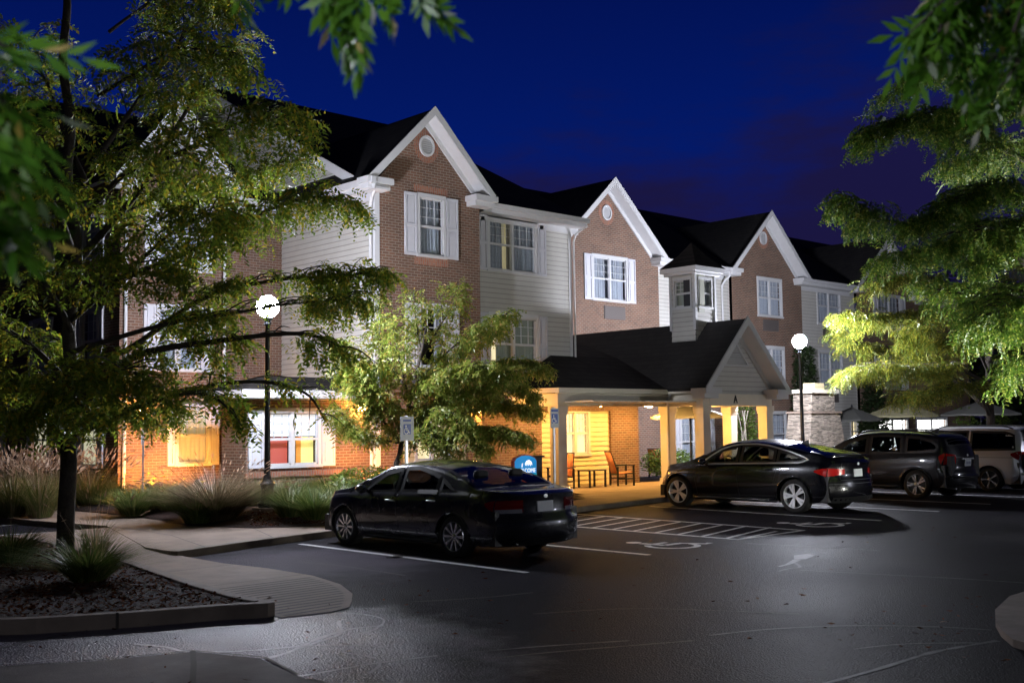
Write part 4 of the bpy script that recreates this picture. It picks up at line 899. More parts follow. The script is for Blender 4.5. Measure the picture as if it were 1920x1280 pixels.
    def side_windows(s, frame_mat, glassmats, ring=.03):
        for wi, poly in enumerate(s.sp['windows']):
            for sg in (-1, 1):
                o = s.outline(s.inset(poly, -.025)); i_ = s.outline(s.inset(poly, .035)) ; 
                po = s.inset(poly, -.025); pi = s.inset(poly, .04); A, B = [], []
                for k in range(len(po)):
                    a, c, a2, c2 = po[k], po[(k+1)%len(po)], pi[k], pi[(k+1)%len(pi)]; n = max(1, int(math.hypot(c[0]-a[0], c[1]-a[1])/.06))
                    for t in range(n): A.append((a[0]+(c[0]-a[0])*t/n, a[1]+(c[1]-a[1])*t/n)); B.append((a2[0]+(c2[0]-a2[0])*t/n, a2[1]+(c2[1]-a2[1])*t/n))
                n = len(A); m = MB()
                m.add([s.side(y, z, sg, .006) for y, z in A]+[s.side(y, z, sg, .008) for y, z in B]+[s.side(y, z, sg, -.01) for y, z in B], [(k, (k+1)%n, n+(k+1)%n, n+k) for k in range(n)]+[(n+k, n+(k+1)%n, 2*n+(k+1)%n, 2*n+k) for k in range(n)])
                f = s.build(m, 'window_frame', frame_mat, smooth=False)
                bm = bmesh.new(); vs = [bm.verts.new((y, z, 0)) for y, z in s.inset(poly, .01)]; bm.faces.new(vs); bmesh.ops.triangulate(bm, faces=bm.faces[:]); 
                for _ in range(3): bmesh.ops.subdivide_edges(bm, edges=[e for e in bm.edges if e.calc_length() > .12], cuts=1); bmesh.ops.triangulate(bm, faces=bm.faces[:])
                g = MB(); g.add([s.side(v.co.x, v.co.y, sg, .0) for v in bm.verts], []); 
                bm.verts.index_update(); bm.verts.ensure_lookup_table()
                for fc in bm.faces: g.f.append(tuple(v.index for v in fc.verts)); g.m.append(0)
                bm.free(); s.build(g, 'window_glass', glassmats[wi], f, smooth=True)
        for (ya, yb, fx), nm, gm in zip(s.sp['screens'], ('rear_screen', 'windscreen'), s.sp['screen_glass']):
            m = MB(); ny, nx = 12, 16; vs = []
            for i in range(ny+1):
                y = ya+(yb-ya)*i/ny; w = fx*s.hw(y, s.zr(y))
                vs += [s.roofp(y, w*(2*k/nx-1), .003) for k in range(nx+1)]
            m.add(vs, [(i*(nx+1)+k, i*(nx+1)+k+1, (i+1)*(nx+1)+k+1, (i+1)*(nx+1)+k) for i in range(ny) for k in range(nx)]); g = s.build(m, nm, gm, smooth=True)
            m = MB(); d = .045
            def R(y, x, o=.005): return s.roofp(y, x, o)
            for sg in (-1, 1):
                e = [(y, fx*s.hw(y, s.zr(y))) for y in np.linspace(ya, yb, 13)]
                m.add([R(y, sg*(w+.015)) for y, w in e]+[R(y, sg*(w-d)) for y, w in e], [(k, k+1, 14+k, 13+k) for k in range(12)])
            for y, dy in ((ya, d), (yb, -d)):
                w = fx*s.hw(y, s.zr(y)); w2 = fx*s.hw(y+dy, s.zr(y+dy))
                m.add([R(y-dy*.3, w*(2*k/nx-1)) for k in range(nx+1)]+[R(y+dy, w2*(2*k/nx-1)) for k in range(nx+1)], [(k, k+1, nx+2+k, nx+1+k) for k in range(nx)])
            s.build(m, 'screen_seal', MT['blackplastic'], g)
    def wheels(s):
        sp = s.sp; R, ww = s.wr_, .21; proto = None
        for ya in (0, s.wb):
            for sg in (-1, 1):
                cx = sg*(s.sp['w']/2-.035-ww/2)
                if proto is None:
                    t = MB(); t.lathe([(R*.70,-ww/2),(R*.9,-ww/2-.005),(R*.975,-ww/2+.02),(R,-ww/2+.05),(R,ww/2-.05),(R*.975,ww/2-.02),(R*.9,ww/2+.005),(R*.70,ww/2)], (0,0,0), 36, 'x')
                    for k in (-.045, 0, .045): t.lathe([(R+.001,k-.006),(R-.008,k),(R+.001,k+.006)], (0,0,0), 36, 'x')
                    wo = s.build(t, 'wheel', MT['rubber'], smooth=True)
                    r = MB(); rr = R*.72; x0 = -ww/2
                    r.lathe([(rr,x0+.0),(rr*.97,x0-.008),(rr*.92,x0+.01),(rr*.90,x0+.03),(rr*.88,x0+.12)], (0,0,0), 36, 'x')
                    ns, sw = sp['spokes']
                    for k in range(ns):
                        a = 2*PI*k/ns
                        prs = [0] if sp.get('single', True) else [-.13, .13]
                        for da in prs:
                            c0, s0 = math.cos(a+da*.8), math.sin(a+da*.8); c1, s1 = math.cos(a+da*1.3), math.sin(a+da*1.3)
                            p0 = Vector((x0+.012, c0*rr*.16, s0*rr*.16)); p1 = Vector((x0+.004, c1*rr*.93, s1*rr*.93)); dr = (p1-p0).normalized(); nn = dr.cross(Vector((1,0,0))).normalized()
                            wa, wb_ = sw*.55*rr, sw*rr
                            r.add([p0-nn*wa/2, p0+nn*wa/2, p1+nn*wb_/2, p1-nn*wb_/2]+[q+Vector((.03,0,0)) for q in (p0-nn*wa/2, p0+nn*wa/2, p1+nn*wb_/2, p1-nn*wb_/2)], [(0,1,2,3),(0,1,5,4),(1,2,6,5),(2,3,7,6),(3,0,4,7)])
                    r.lathe([(.001,x0-.002),(rr*.13,x0),(rr*.22,x0+.012),(rr*.24,x0+.04)], (0,0,0), 20, 'x')
                    ro = s.build(r, 'rim', sp.get('rimmat', MT['rim']), wo)
                    d = MB(); d.lathe([(.001,x0+.07),(rr*.9,x0+.07)], (0,0,0), 24, 'x'); s.build(d, 'brake', MT['blackplastic'], wo)
                    proto = wo
                    wo.location = (cx, ya, R-.012)
                else:
                    c = copy_tree(proto, s.root); c.location = (cx, ya, R-.012)
                    if sg > 0: c.rotation_euler = (0, 0, PI)
    def patch(s, fn, us, vs_, name, mat, parent=None, both=False, smooth=True):
        """grid patch from boundary functions: us list of u, vs_(u)->(lo,hi)"""
        m = MB(); n = 6; vv = []
        for u in us:
            lo, hi = vs_(u); vv += [fn(u, lo+(hi-lo)*k/n) for k in range(n+1)]
        m.add(vv, [(i*(n+1)+k, i*(n+1)+k+1, (i+1)*(n+1)+k+1, (i+1)*(n+1)+k) for i in range(len(us)-1) for k in range(n)])
        return s.build(m, name, mat, parent, smooth=smooth)
    def seam(s, pts, sg, w=.009, off=.0025):
        m = s.seams; q = [Vector(p) for p in pts]
        A, B = [], []
        for i, p in enumerate(q):
            t = (q[min(i+1, len(q)-1)]-q[max(i-1, 0)]).normalized(); n = Vector((-t.y, t.x))
            A.append(s.side(p.x+n.x*w/2, p.y+n.y*w/2, sg, off)); B.append(s.side(p.x-n.x*w/2, p.y-n.y*w/2, sg, off))
        k = len(q); m.add(A+B, [(i, i+1, k+i+1, k+i) for i in range(k-1)])
    def details(s):
        sp = s.sp
        for sg in (-1, 1):
            for ln in sp['seams']:
                s.seams = MB(); pts = []
                for (a, c) in zip(ln[:-1], ln[1:]):
                    n = max(2, int(math.hypot(c[0]-a[0], c[1]-a[1])/.05)); pts += [(a[0]+(c[0]-a[0])*k/n, a[1]+(c[1]-a[1])*k/n) for k in range(n)]
                s.seam(pts+[ln[-1]], sg); s.build(s.seams, 'panel_gap', MT['blackplastic'])
            for hy, hz in sp['handles']:
                m = MB(); p = [s.side(hy+d, hz+e, sg, o) for d, e, o in ((-.1,0,.012),(-.08,0,.032),(0,.003,.04),(.08,0,.032),(.1,0,.012))]; m.tube(p, [.011,.014,.015,.014,.011], 8); s.build(m, 'door_handle', sp.get('handlemat', sp['paint']), smooth=True)
            my, mz = sp['mirror']; a = Vector(s.side(my, mz-.03, sg, 0)); m = MB(); m.bar(a, a+Vector((sg*.13, .0, .03)), .07, .05)
            c = a+Vector((sg*.19, -.01, .06)); prof = []
            for u, q in ((-.07,.35),(-.05,.8),(0,1),(.06,.85),(.1,.4)):
                prof.append([c+Vector((sg*.10*q*math.cos(t), u, .075*q*math.sin(t))) for t in np.linspace(0, 2*PI, 13)[:-1]])
            vs = [p for r in prof for p in r]; m.add(vs, [(i*12+k, i*12+(k+1)%12, (i+1)*12+(k+1)%12, (i+1)*12+k) for i in range(4) for k in range(12)]+[tuple(range(12)), tuple(48+k for k in range(12))])
            s.build(m, 'wing_mirror', sp.get('mirrormat', sp['paint']), smooth=True)
            # lamps
            z0, z1, yl = sp['tail_side']; us = np.linspace(s.y0+.001, yl, 8)
            f = s.patch(lambda u, v, sg=sg: s.side(u, v, sg, .007), us, lambda u: (z0+(z1-z0)*.55*((u-s.y0)/(yl-s.y0))**1.5, z1-(z1-z0)*.25*((u-s.y0)/(yl-s.y0))**2), 'tail_light', sp.get('tailmat', MT['tail']))
            xi, zi0, zi1 = sp['tail_rear']; w = s.hw(s.y0, (zi0+zi1)/2)
            s.patch(lambda u, v, sg=sg: s.rear(sg*min(u, s.hw(s.y0, v)), v, .007), np.linspace(xi, w, 8), lambda u: (zi0+(z0-zi0)*(u-xi)/(w-xi), zi1+(z1-zi1)*(u-xi)/(w-xi)), 'tail_light_lens', sp.get('tailmat', MT['tail']), f)
            if sp.get('clear_tail'):
                c0, c1 = sp['clear_tail']
                s.patch(lambda u, v, sg=sg: s.rear(sg*min(u, s.hw(s.y0, v)), v, .010), np.linspace(xi+.02, w, 8), lambda u: (c0, c1), 'reversing_light', MT['clearlens'], f)
            z0, z1, yl = sp['head_side']; us = np.linspace(yl, s.y1-.001, 9)
            f = s.patch(lambda u, v, sg=sg: s.side(u, v, sg, .006), us, lambda u: (z0+.0*(u-yl), min(z1, s.zb(u)-.005)-(z1-z0)*.3*(1-(u-yl)/(s.y1-yl))), 'headlight', MT['clearlens'])
            s.patch(lambda u, v, sg=sg: s.front(sg*min(u, s.hw(s.y1, v)), v, .006), np.linspace(.42, s.hw(s.y1, z0), 6), lambda u: (z0, min(z1, s.zb(s.y1)-.01)), 'headlight_lens', MT['clearlens'], f)
            # arch lips
            for ya in (0, s.wb):
                m = MB(); pts = []
                for t in np.linspace(.08, PI-.08, 17):
                    y = ya+(s.arch+.006)*math.cos(t); z = s.wr_-.02+(s.arch+.006)*math.sin(t)
                    if z > s.z0: pts.append(s.side(y, z, sg, .004))
                m.tube(pts, sp.get('lip', .014), 6); s.build(m, 'wheel_arch', sp['paint'], smooth=True)
            m = MB(); pts = [s.side(y, s.z0+.02, sg, .0) for y in np.linspace(s.arch+.03, s.wb-s.arch-.03, 14)]; m.tube(pts, .045, 8); s.build(m, 'sill', sp.get('sillmat', MT['blackplastic']), smooth=True)
        # rear: bumper seam, plate, boot seam, badge, lower valance
        def rseam(pts, w=.010):
            q = []
            for a, c in zip(pts[:-1], pts[1:]):
                n = max(2, int(math.hypot(c[0]-a[0], c[1]-a[1])/.05)); q += [(a[0]+(c[0]-a[0])*k/n, a[1]+(c[1]-a[1])*k/n) for k in range(n)]
            q.append(pts[-1]); A, B = [], []
            for i, p in enumerate(q):
                t = Vector(q[min(i+1, len(q)-1)])-Vector(q[max(i-1, 0)]); t.normalize(); A.append(s.rear(p[0]-t.y*w/2, p[1]+t.x*w/2, .003)); B.append(s.rear(p[0]+t.y*w/2, p[1]-t.x*w/2, .003))
            k = len(q); m = MB(); m.add(A+B, [(i, i+1, k+i+1, k+i) for i in range(k-1)]); s.build(m, 'panel_gap', MT['blackplastic'])
        for ln in sp['rear_seams']: rseam(ln)
        pz = sp['plate_z']; m = MB()
        pl = [s.rear(x, z, .012) for z in (pz-.08, pz+.08) for x in (-.16, .16)]; yb = min(p[1] for p in pl)
        t = (s.rear(0, pz+.08, .012)[1]-s.rear(0, pz-.08, .012)[1])
        pa = [(-.16, s.rear(0,pz-.08,.014)[1], pz-.08),(.16, s.rear(0,pz-.08,.014)[1], pz-.08),(.16, s.rear(0,pz+.08,.014)[1], pz+.08),(-.16, s.rear(0,pz+.08,.014)[1], pz+.08)]
        m.add(pa+[(x, y+.02, z) for x, y, z in pa], [(0,1,2,3),(0,1,5,4),(1,2,6,5),(2,3,7,6),(3,0,4,7)]); f = s.build(m, 'licence_plate', MT['plate'])
        m = MB()
        for k in range(6):
            x = -.105+k*.038+(.012 if k > 2 else 0); z0 = pz-.035; z1 = pz+.03; y = s.rear(0, pz, .0165)[1]; m.quad((x,y,z0),(x+.02,y,z0),(x+.02,y+t*.35,z1),(x,y+t*.35,z1))
        s.build(m, 'plate_mark', MT['plate_ink'], f)
        bz = sp['badge_z']; m = MB(); c = s.rear(0, bz, .008); m.lathe([(.001,.0),(.035,0),(.042,.008)], (0,0,0), 16); m.v = [(v[0], c[1]+v[2], c[2]+v[1]*.8) for v in m.v]; s.build(m, 'badge', MT['chrome'])
        m = MB(); zz = sp['valance']; pts = np.linspace(-.8, .8, 13); w = s.hw(s.y0, zz)*.95
        m.add([s.rear(w*x/.8, zz+.06, .004) for x in pts]+[s.rear(w*x/.8, s.z0+.0, .006) for x in pts], [(k, k+1, 14+k, 13+k) for k in range(12)]); s.build(m, 'rear_valance', MT['blackplastic'], smooth=True)
        if sp.get('bumper'):
            m = MB(); zz = sp['bumper']; m.tube([s.rear(s.hw(s.y0, zz)*x, zz, .0) for x in np.linspace(-.98, .98, 17)], [.03]+[.04]*15+[.03], 8); s.build(m, 'bumper', sp.get('bumpermat', sp['paint']), smooth=True)
        if sp.get('garnish'):
            z, hw_ = sp['garnish']; m = MB(); m.tube([s.rear(x, z, .006) for x in np.linspace(-hw_, hw_, 9)], .02, 6); s.build(m, 'chrome_strip', MT['chrome'], smooth=True)
        # front grille
        m = MB(); zb_ = s.zb(s.y1)-.06; m.add([s.front(x, z, .008) for z in (zb_-.16, zb_) for x in np.linspace(-.38, .38, 7)], [(k, k+1, 8+k, 7+k) for k in range(6)]); s.build(m, 'grille', MT['blackplastic'])
        if sp.get('rails'):
            ya, yb = sp['rails']
            for sg in (-1, 1):
                m = MB(); ys = np.linspace(ya, yb, 15); pts = []
                for i, y in enumerate(ys):
                    x = sg*(s.hw(y, s.zr(y))-.06); e = .06*min(1, min(i, 14-i)/1.5); pts.append(s.roofp(y, x, .005+e))
                m.tube(pts, .018, 8); s.build(m, 'roof_rail', sp['railmat'], smooth=True)
        if sp.get('fin'):
            fy = sp['fin']; m = MB(); z = s.zt(fy); m.add([(-.03,fy-.08,z-.01),(.03,fy-.08,z-.01),(.022,fy+.12,z-.005),(-.022,fy+.12,z-.005),(-.006,fy-.1,z+.085),(.006,fy-.1,z+.085),(.006,fy-.04,z+.075),(-.006,fy-.04,z+.075)], [(0,1,5,4),(1,2,6,5),(2,3,7,6),(3,0,4,7),(4,5,6,7)]); s.build(m, 'aerial', MT['blackplastic'])
        if sp.get('spoiler'):
            ya, zz, d = sp['spoiler']; m = MB(); A, B, C2 = [], [], []
            for x in np.linspace(-1, 1, 15):
                w = s.hw(ya, s.zr(ya))*.97*x; A.append(s.roofp(ya, w, .012)); B.append((w*.97, ya-d-.0+.10*abs(x)**3, zz)); C2.append((w*.97, ya-d+.02+.10*abs(x)**3, zz-.035))
            m.add(A+B+C2, [(k, k+1, 16+k, 15+k) for k in range(14)]+[(15+k, 16+k, 31+k, 30+k) for k in range(14)]); s.build(m, 'spoiler', sp['paint'], smooth=True)
        for tp in sp.get('exhaust', []):
            m = MB(); c = s.rear(tp, .26, 0); m.tube([(tp, c[1]+.25, .27), (tp, c[1]+.02, .26)], .035, 12); s.build(m, 'exhaust', MT['chrome'])
    def trim_line(s, pts, sg, r, mat, name='window_trim'):
        m = MB(); m.tube([s.side(y, z, sg, .008) for y, z in pts], r, 6); return s.build(m, name, mat, smooth=True)
    def all(s, frame, glasses):
        s.body(); s.side_windows(frame, glasses); s.wheels(); s.details(); return s
SEDAN = dict(cat='car', zs=.945, y0=-1.13, y1=3.80, w=1.85, wb=2.8, wheel_r=.33, z0=.20, paint=MT['paint_grey'],
    top=[(-1.13,.98),(-1.0,1.03),(-.7,1.055),(-.46,1.075),(-.2,1.20),(.1,1.32),(.4,1.405),(.8,1.458),(1.15,1.475),(1.5,1.465),(1.75,1.43),(2.1,1.28),(2.5,1.10),(2.75,1.0),(3.1,.95),(3.45,.86),(3.7,.76),(3.8,.66)],
    belt=[(-1.13,.93),(-.8,.975),(-.3,.985),(.6,.965),(1.6,.93),(2.5,.90),(3.0,.88),(3.4,.80),(3.8,.60)],
    width=[(-1.13,1.66),(-.8,1.78),(-.2,1.845),(1.4,1.85),(2.6,1.835),(3.2,1.78),(3.8,1.58)],
    rear=[(.2,.14),(.33,.03),(.5,0),(.6,.02),(.66,.075),(.85,.09),(1.0,.06),(1.15,.06)], front=[(.2,.1),(.4,0),(.6,.06),(.8,.2)],
    windows=[[(1.42,.97),(2.28,.94),(2.02,1.13),(1.78,1.27),(1.42,1.345)], [(.42,.99),(1.30,.975),(1.30,1.36),(.98,1.37),(.62,1.30),(.42,1.23)], [(.02,1.03),(.34,1.0),(.34,1.195),(.2,1.13)]],
    screens=[(-.40,.36,.93),(1.80,2.72,.93)], screen_glass=[MT['carglass'], MT['carglass']], cabin=(-.3,2.3),
    seats=[(-.38,1.35,.5),(.38,1.35,.5),(-.36,.35,.52),(.36,.35,.52)], handles=[(1.52,.83),(.48,.86)], handlemat=MT['chrome'],
    seams=[[(2.42,.90),(2.46,.6),(2.40,.30)],[(1.36,.96),(1.36,.60),(1.30,.28)],[(.36,.99),(.30,.80),(.42,.55)],[(2.45,.27),(.45,.27)],[(-.62,.97),(-.72,.62),(-.9,.60)]],
    mirror=(2.12,.97), tail_side=(.74,.90,-.78), tail_rear=(.42,.72,.90), clear_tail=(.705,.765), tailmat=MT['tail_dark'], head_side=(.60,.76,3.25),
    rear_seams=[[(-.84,.60),(.84,.60)],[(-.43,.96),(-.43,.64),(.43,.64),(.43,.96)]], plate_z=.79, badge_z=.95, valance=.26, spokes=(10,.19), rimmat=MT['rim'], exhaust=[.5,-.5], lip=.012)
GT = dict(cat='car', zs=.975, y0=-1.03, y1=3.97, w=1.90, wb=3.07, wheel_r=.365, z0=.22, paint=MT['paint_black'],
    top=[(-1.03,1.05),(-.95,1.12),(-.75,1.20),(-.5,1.275),(-.1,1.37),(.3,1.455),(.8,1.53),(1.25,1.558),(1.6,1.545),(1.9,1.49),(2.3,1.31),(2.65,1.14),(2.9,1.05),(3.3,.99),(3.6,.90),(3.85,.80),(3.97,.68)],
    belt=[(-1.03,.98),(-.6,1.03),(.2,1.02),(1.2,.99),(2.6,.955),(3.2,.90),(3.6,.82),(3.97,.62)],
    width=[(-1.03,1.70),(-.6,1.85),(0,1.90),(1.5,1.90),(2.8,1.88),(3.4,1.82),(3.97,1.60)],
    rear=[(.2,.12),(.35,.03),(.5,0),(.7,.03),(.78,.07),(.95,.07),(1.1,.03),(1.2,.1)], front=[(.2,.1),(.4,0),(.6,.05),(.85,.2)],
    windows=[[(1.46,1.035),(2.38,1.005),(2.16,1.17),(1.92,1.31),(1.46,1.425)], [(.50,1.06),(1.36,1.04),(1.36,1.435),(1.0,1.435),(.70,1.40),(.50,1.35)], [(-.28,1.13),(-.1,1.075),(.42,1.062),(.42,1.32),(.1,1.26)]],
    screens=[(-.70,.35,.90),(1.92,2.85,.93)], screen_glass=[MT['darkglass'], MT['carglass']], cabin=(-.3,2.4),
    seats=[(-.40,1.45,.52),(.40,1.45,.52),(-.38,.42,.52),(.38,.42,.52)], handles=[(1.62,.89),(.60,.91)],
    seams=[[(2.52,.95),(2.56,.65),(2.50,.32)],[(1.41,1.02),(1.41,.65),(1.36,.30)],[(.46,1.04),(.42,.85),(.50,.60)],[(2.5,.29),(.5,.29)]],
    mirror=(2.25,1.03), tail_side=(.78,.95,-.50), tail_rear=(.46,.82,.92), head_side=(.64,.80,3.42),
    rear_seams=[[(-.86,.62),(.86,.62)],[(-.55,1.06),(-.60,.70),(.60,.70),(.55,1.06)]], plate_z=.84, badge_z=1.03, valance=.28, spokes=(10,.15), single=False, fin=.28, rimmat=MT['rim'], exhaust=[.52,-.52], lip=.013, spoiler=(-.78,1.215,.14), sillmat=MT['paint_black'])
GT['spokes'] = (5, .22); GT['rimmat'] = plain('bright_alloy', (.85,.85,.88), .35, .4)
SUV = dict(cat='car', y0=-.98, y1=3.79, w=1.86, wb=2.86, wheel_r=.36, z0=.27, paint=MT['paint_charcoal'], rround=.26, tumble=.30,
    top=[(-.98,1.02),(-.95,1.28),(-.84,1.48),(-.70,1.56),(-.4,1.61),(.3,1.665),(1.0,1.69),(1.5,1.665),(1.85,1.58),(2.3,1.36),(2.7,1.14),(3.1,1.07),(3.45,1.0),(3.68,.9),(3.79,.75)],
    belt=[(-.98,1.0),(-.7,1.09),(0,1.08),(1.2,1.05),(2.5,1.01),(3.1,.96),(3.5,.88),(3.79,.66)],
    width=[(-.98,1.70),(-.6,1.82),(0,1.86),(1.5,1.86),(2.8,1.84),(3.3,1.80),(3.79,1.62)],
    rear=[(.2,.12),(.35,.02),(.55,0),(.68,.03),(.75,.08),(1.0,.06),(1.2,.10),(1.7,.26)], front=[(.2,.1),(.4,0),(.7,.04),(.95,.16)],
    windows=[[(1.36,1.10),(2.32,1.07),(2.12,1.24),(1.85,1.42),(1.36,1.54)], [(.38,1.12),(1.26,1.105),(1.26,1.555),(.8,1.56),(.42,1.53)], [(-.62,1.26),(-.50,1.165),(.28,1.125),(.28,1.53),(-.08,1.50),(-.42,1.40)]],
    screens=[(-.93,-.80,.90),(1.90,2.75,.93)], screen_glass=[MT['darkglass'], MT['carglass']], cabin=(-.5,2.3),
    seats=[(-.38,1.4,.5),(.38,1.4,.5),(-.36,.4,.52),(.36,.4,.52)], handles=[(1.55,.97),(.55,1.0)],
    seams=[[(2.42,1.0),(2.46,.7),(2.40,.38)],[(1.31,1.08),(1.31,.7),(1.26,.36)],[(.33,1.1),(.28,.9),(.44,.62)],[(2.4,.36),(.46,.36)],[(2.42,.52),(.42,.54)]],
    mirror=(2.18,1.08), tail_side=(.84,1.12,-.74), tail_rear=(.52,.86,1.08), head_side=(.72,.90,3.3),
    rear_seams=[[(-.84,.70),(.84,.70)],[(-.70,1.02),(.70,1.02)]], plate_z=.87, badge_z=1.06, valance=.36, spokes=(5,.2), single=False, rimmat=MT['rim'], exhaust=[.5,-.5], lip=.03, bumper=.55, garnish=(.97,.33), rails=(-.5,1.75), railmat=MT['blackplastic'], fin=-.1, sillmat=MT['blackplastic'])
VAN = dict(cat='minivan', y0=-1.05, y1=4.05, w=1.98, wb=3.03, wheel_r=.345, z0=.22, paint=MT['paint_silver'], rround=.22, tumble=.24,
    top=[(-1.05,1.0),(-1.03,1.35),(-.95,1.66),(-.8,1.73),(-.3,1.765),(.6,1.785),(1.4,1.775),(1.9,1.72),(2.3,1.56),(2.7,1.32),(3.05,1.12),(3.5,1.02),(3.9,.86),(4.05,.68)],
    belt=[(-1.05,.96),(-.7,1.06),(.2,1.05),(1.5,1.02),(2.8,.98),(3.4,.92),(3.8,.80),(4.05,.62)],
    width=[(-1.05,1.80),(-.6,1.93),(.2,1.98),(2,1.98),(3.1,1.95),(3.6,1.86),(4.05,1.62)],
    rear=[(.2,.1),(.35,.02),(.5,0),(.64,.02),(.72,.06),(1.0,.05),(1.3,.09),(1.75,.2)], front=[(.2,.1),(.4,0),(.7,.04),(.9,.16)],
    windows=[[(1.72,1.09),(2.75,1.05),(2.5,1.26),(2.2,1.48),(1.72,1.62)], [(.62,1.11),(1.62,1.095),(1.62,1.63),(.62,1.64)], [(-.78,1.15),(.52,1.12),(.52,1.635),(-.4,1.61),(-.72,1.52)]],
    screens=[(-1.02,-.90,.90),(2.25,3.0,.93)], screen_glass=[MT['darkglass'], MT['carglass']], cabin=(-.6,2.5),
    seats=[(-.42,1.8,.52),(.42,1.8,.52),(-.42,.8,.52),(.42,.8,.52)], handles=[(1.9,.95),(1.35,.96)],
    seams=[[(2.85,.98),(2.88,.6),(2.8,.30)],[(1.67,1.05),(1.67,.3)],[(.57,1.08),(.5,.62)],[(2.8,.29),(.5,.29)],[(.52,.93),(-.7,.93)]],
    mirror=(2.55,1.07), tail_side=(.86,1.10,-.62), tail_rear=(.60,.88,1.06), head_side=(.68,.86,3.5),
    rear_seams=[[(-.90,.64),(.90,.64)]], plate_z=.86, badge_z=1.03, valance=.28, spokes=(5,.22), lip=.014, bumper=.5, bumpermat=MT['paint_silver'], rails=(-.6,1.6), railmat=MT['blackplastic'])
BF = MT['blackplastic']; CG, DG = MT['carglass'], MT['darkglass']
car_a = Car(SEDAN, 'parked_sedan', (12.30, 13.55, .004), 'dark grey four door sedan parked nearest the camera with ten spoke wheels', 1.045).all(BF, [CG, CG, CG])
car_b = Car(GT, 'parked_hatchback', (22.92, 14.30, .004), 'glossy black fastback car with chrome window surround parked before the gabled porch', 1.07).all(BF, [CG, CG, CG])
for sg in (-1, 1):
    lo = [(2.40,.99),(2.0,1.01),(1.4,1.025),(.6,1.045),(-.1,1.06)]; hi = [(-.2,1.08),(-.33,1.13),(-.2,1.19),(.1,1.285),(.4,1.36),(.7,1.425),(1.0,1.457),(1.4,1.452),(1.65,1.42),(1.93,1.335),(2.18,1.19),(2.42,1.02)]
    car_b.trim_line(lo+hi, sg, .019, MT['chrome'])
car_c = Car(SUV, 'parked_suv', (28.68, 14.4, .004), 'charcoal grey SUV with black roof rails parked beside the pale minivan', 1.045).all(BF, [CG, CG, DG])
car_d = Car(VAN, 'parked_minivan', (32.45, 14.15, .004), 'pale silver minivan with dark rear windows at the far right of the row', 1.03).all(BF, [CG, DG, DG])
# ================================================================ TREES
def spray_template(n=7, l=.20, leaf=.048, w=.016, droop=.55, seed=0):
    rg = np.random.default_rng(seed); V = []
    for i in range(n):
        t = (i+.6)/n; x = l*t*(1-.12*t); z = -droop*l*t*t
        for sg in (-1, 1):
            a = math.radians(rg.uniform(45, 70)); ln = leaf*(1-.35*abs(t-.5)*1.2)*rg.uniform(.8,1.15); dz = rg.uniform(-.65,-.1)*ln
            dx, dy = math.cos(a)*ln, sg*math.sin(a)*ln; px_, py_ = -sg*math.sin(a)*w/2, math.cos(a)*w/2*1
            px_, py_ = math.sin(a)*w/2, -sg*math.cos(a)*w/2
            V.append([(x,0,z),(x+dx*.5+px_,dy*.5+py_,z+dz*.35+.003),(x+dx,dy,z+dz),(x+dx*.5-px_,dy*.5-py_,z+dz*.35-.003)])
    return np.array(V, np.float32).reshape(-1, 3)
def frames(D, roll):
    D = D/np.linalg.norm(D, axis=1, keepdims=True); up = np.zeros_like(D); up[:, 2] = 1
    S = np.cross(up, D); nrm = np.linalg.norm(S, axis=1, keepdims=True); S = np.where(nrm < 1e-3, np.array([[1.,0,0]]), S/np.maximum(nrm, 1e-6)); U = np.cross(D, S)
    c, s = np.cos(roll)[:, None], np.sin(roll)[:, None]
    return D, S*c+U*s, U*c-S*s
def instance(T, P, D, roll, sc):
    X, Y, Z = frames(D, roll); sc = sc[:, None, None]
    return (P[:, None, :]+sc*(T[None, :, 0:1]*X[:, None, :]+T[None, :, 1:2]*Y[:, None, :]+T[None, :, 2:3]*Z[:, None, :])).reshape(-1, 3)
def smooth_path(pts, k=6):
    pts = [Vector(p) for p in pts]; out = []
    for i in range(len(pts)-1):
        p0, p1, p2, p3 = [pts[max(0, min(len(pts)-1, i+j))] for j in (-1,0,1,2)]
        for s in range(k):
            t = s/k; out.append(.5*((2*p1)+(p2-p0)*t+(2*p0-5*p1+4*p2-p3)*t*t+(3*p1-p0-3*p2+p3)*t**3))
    return out+[pts[-1]]
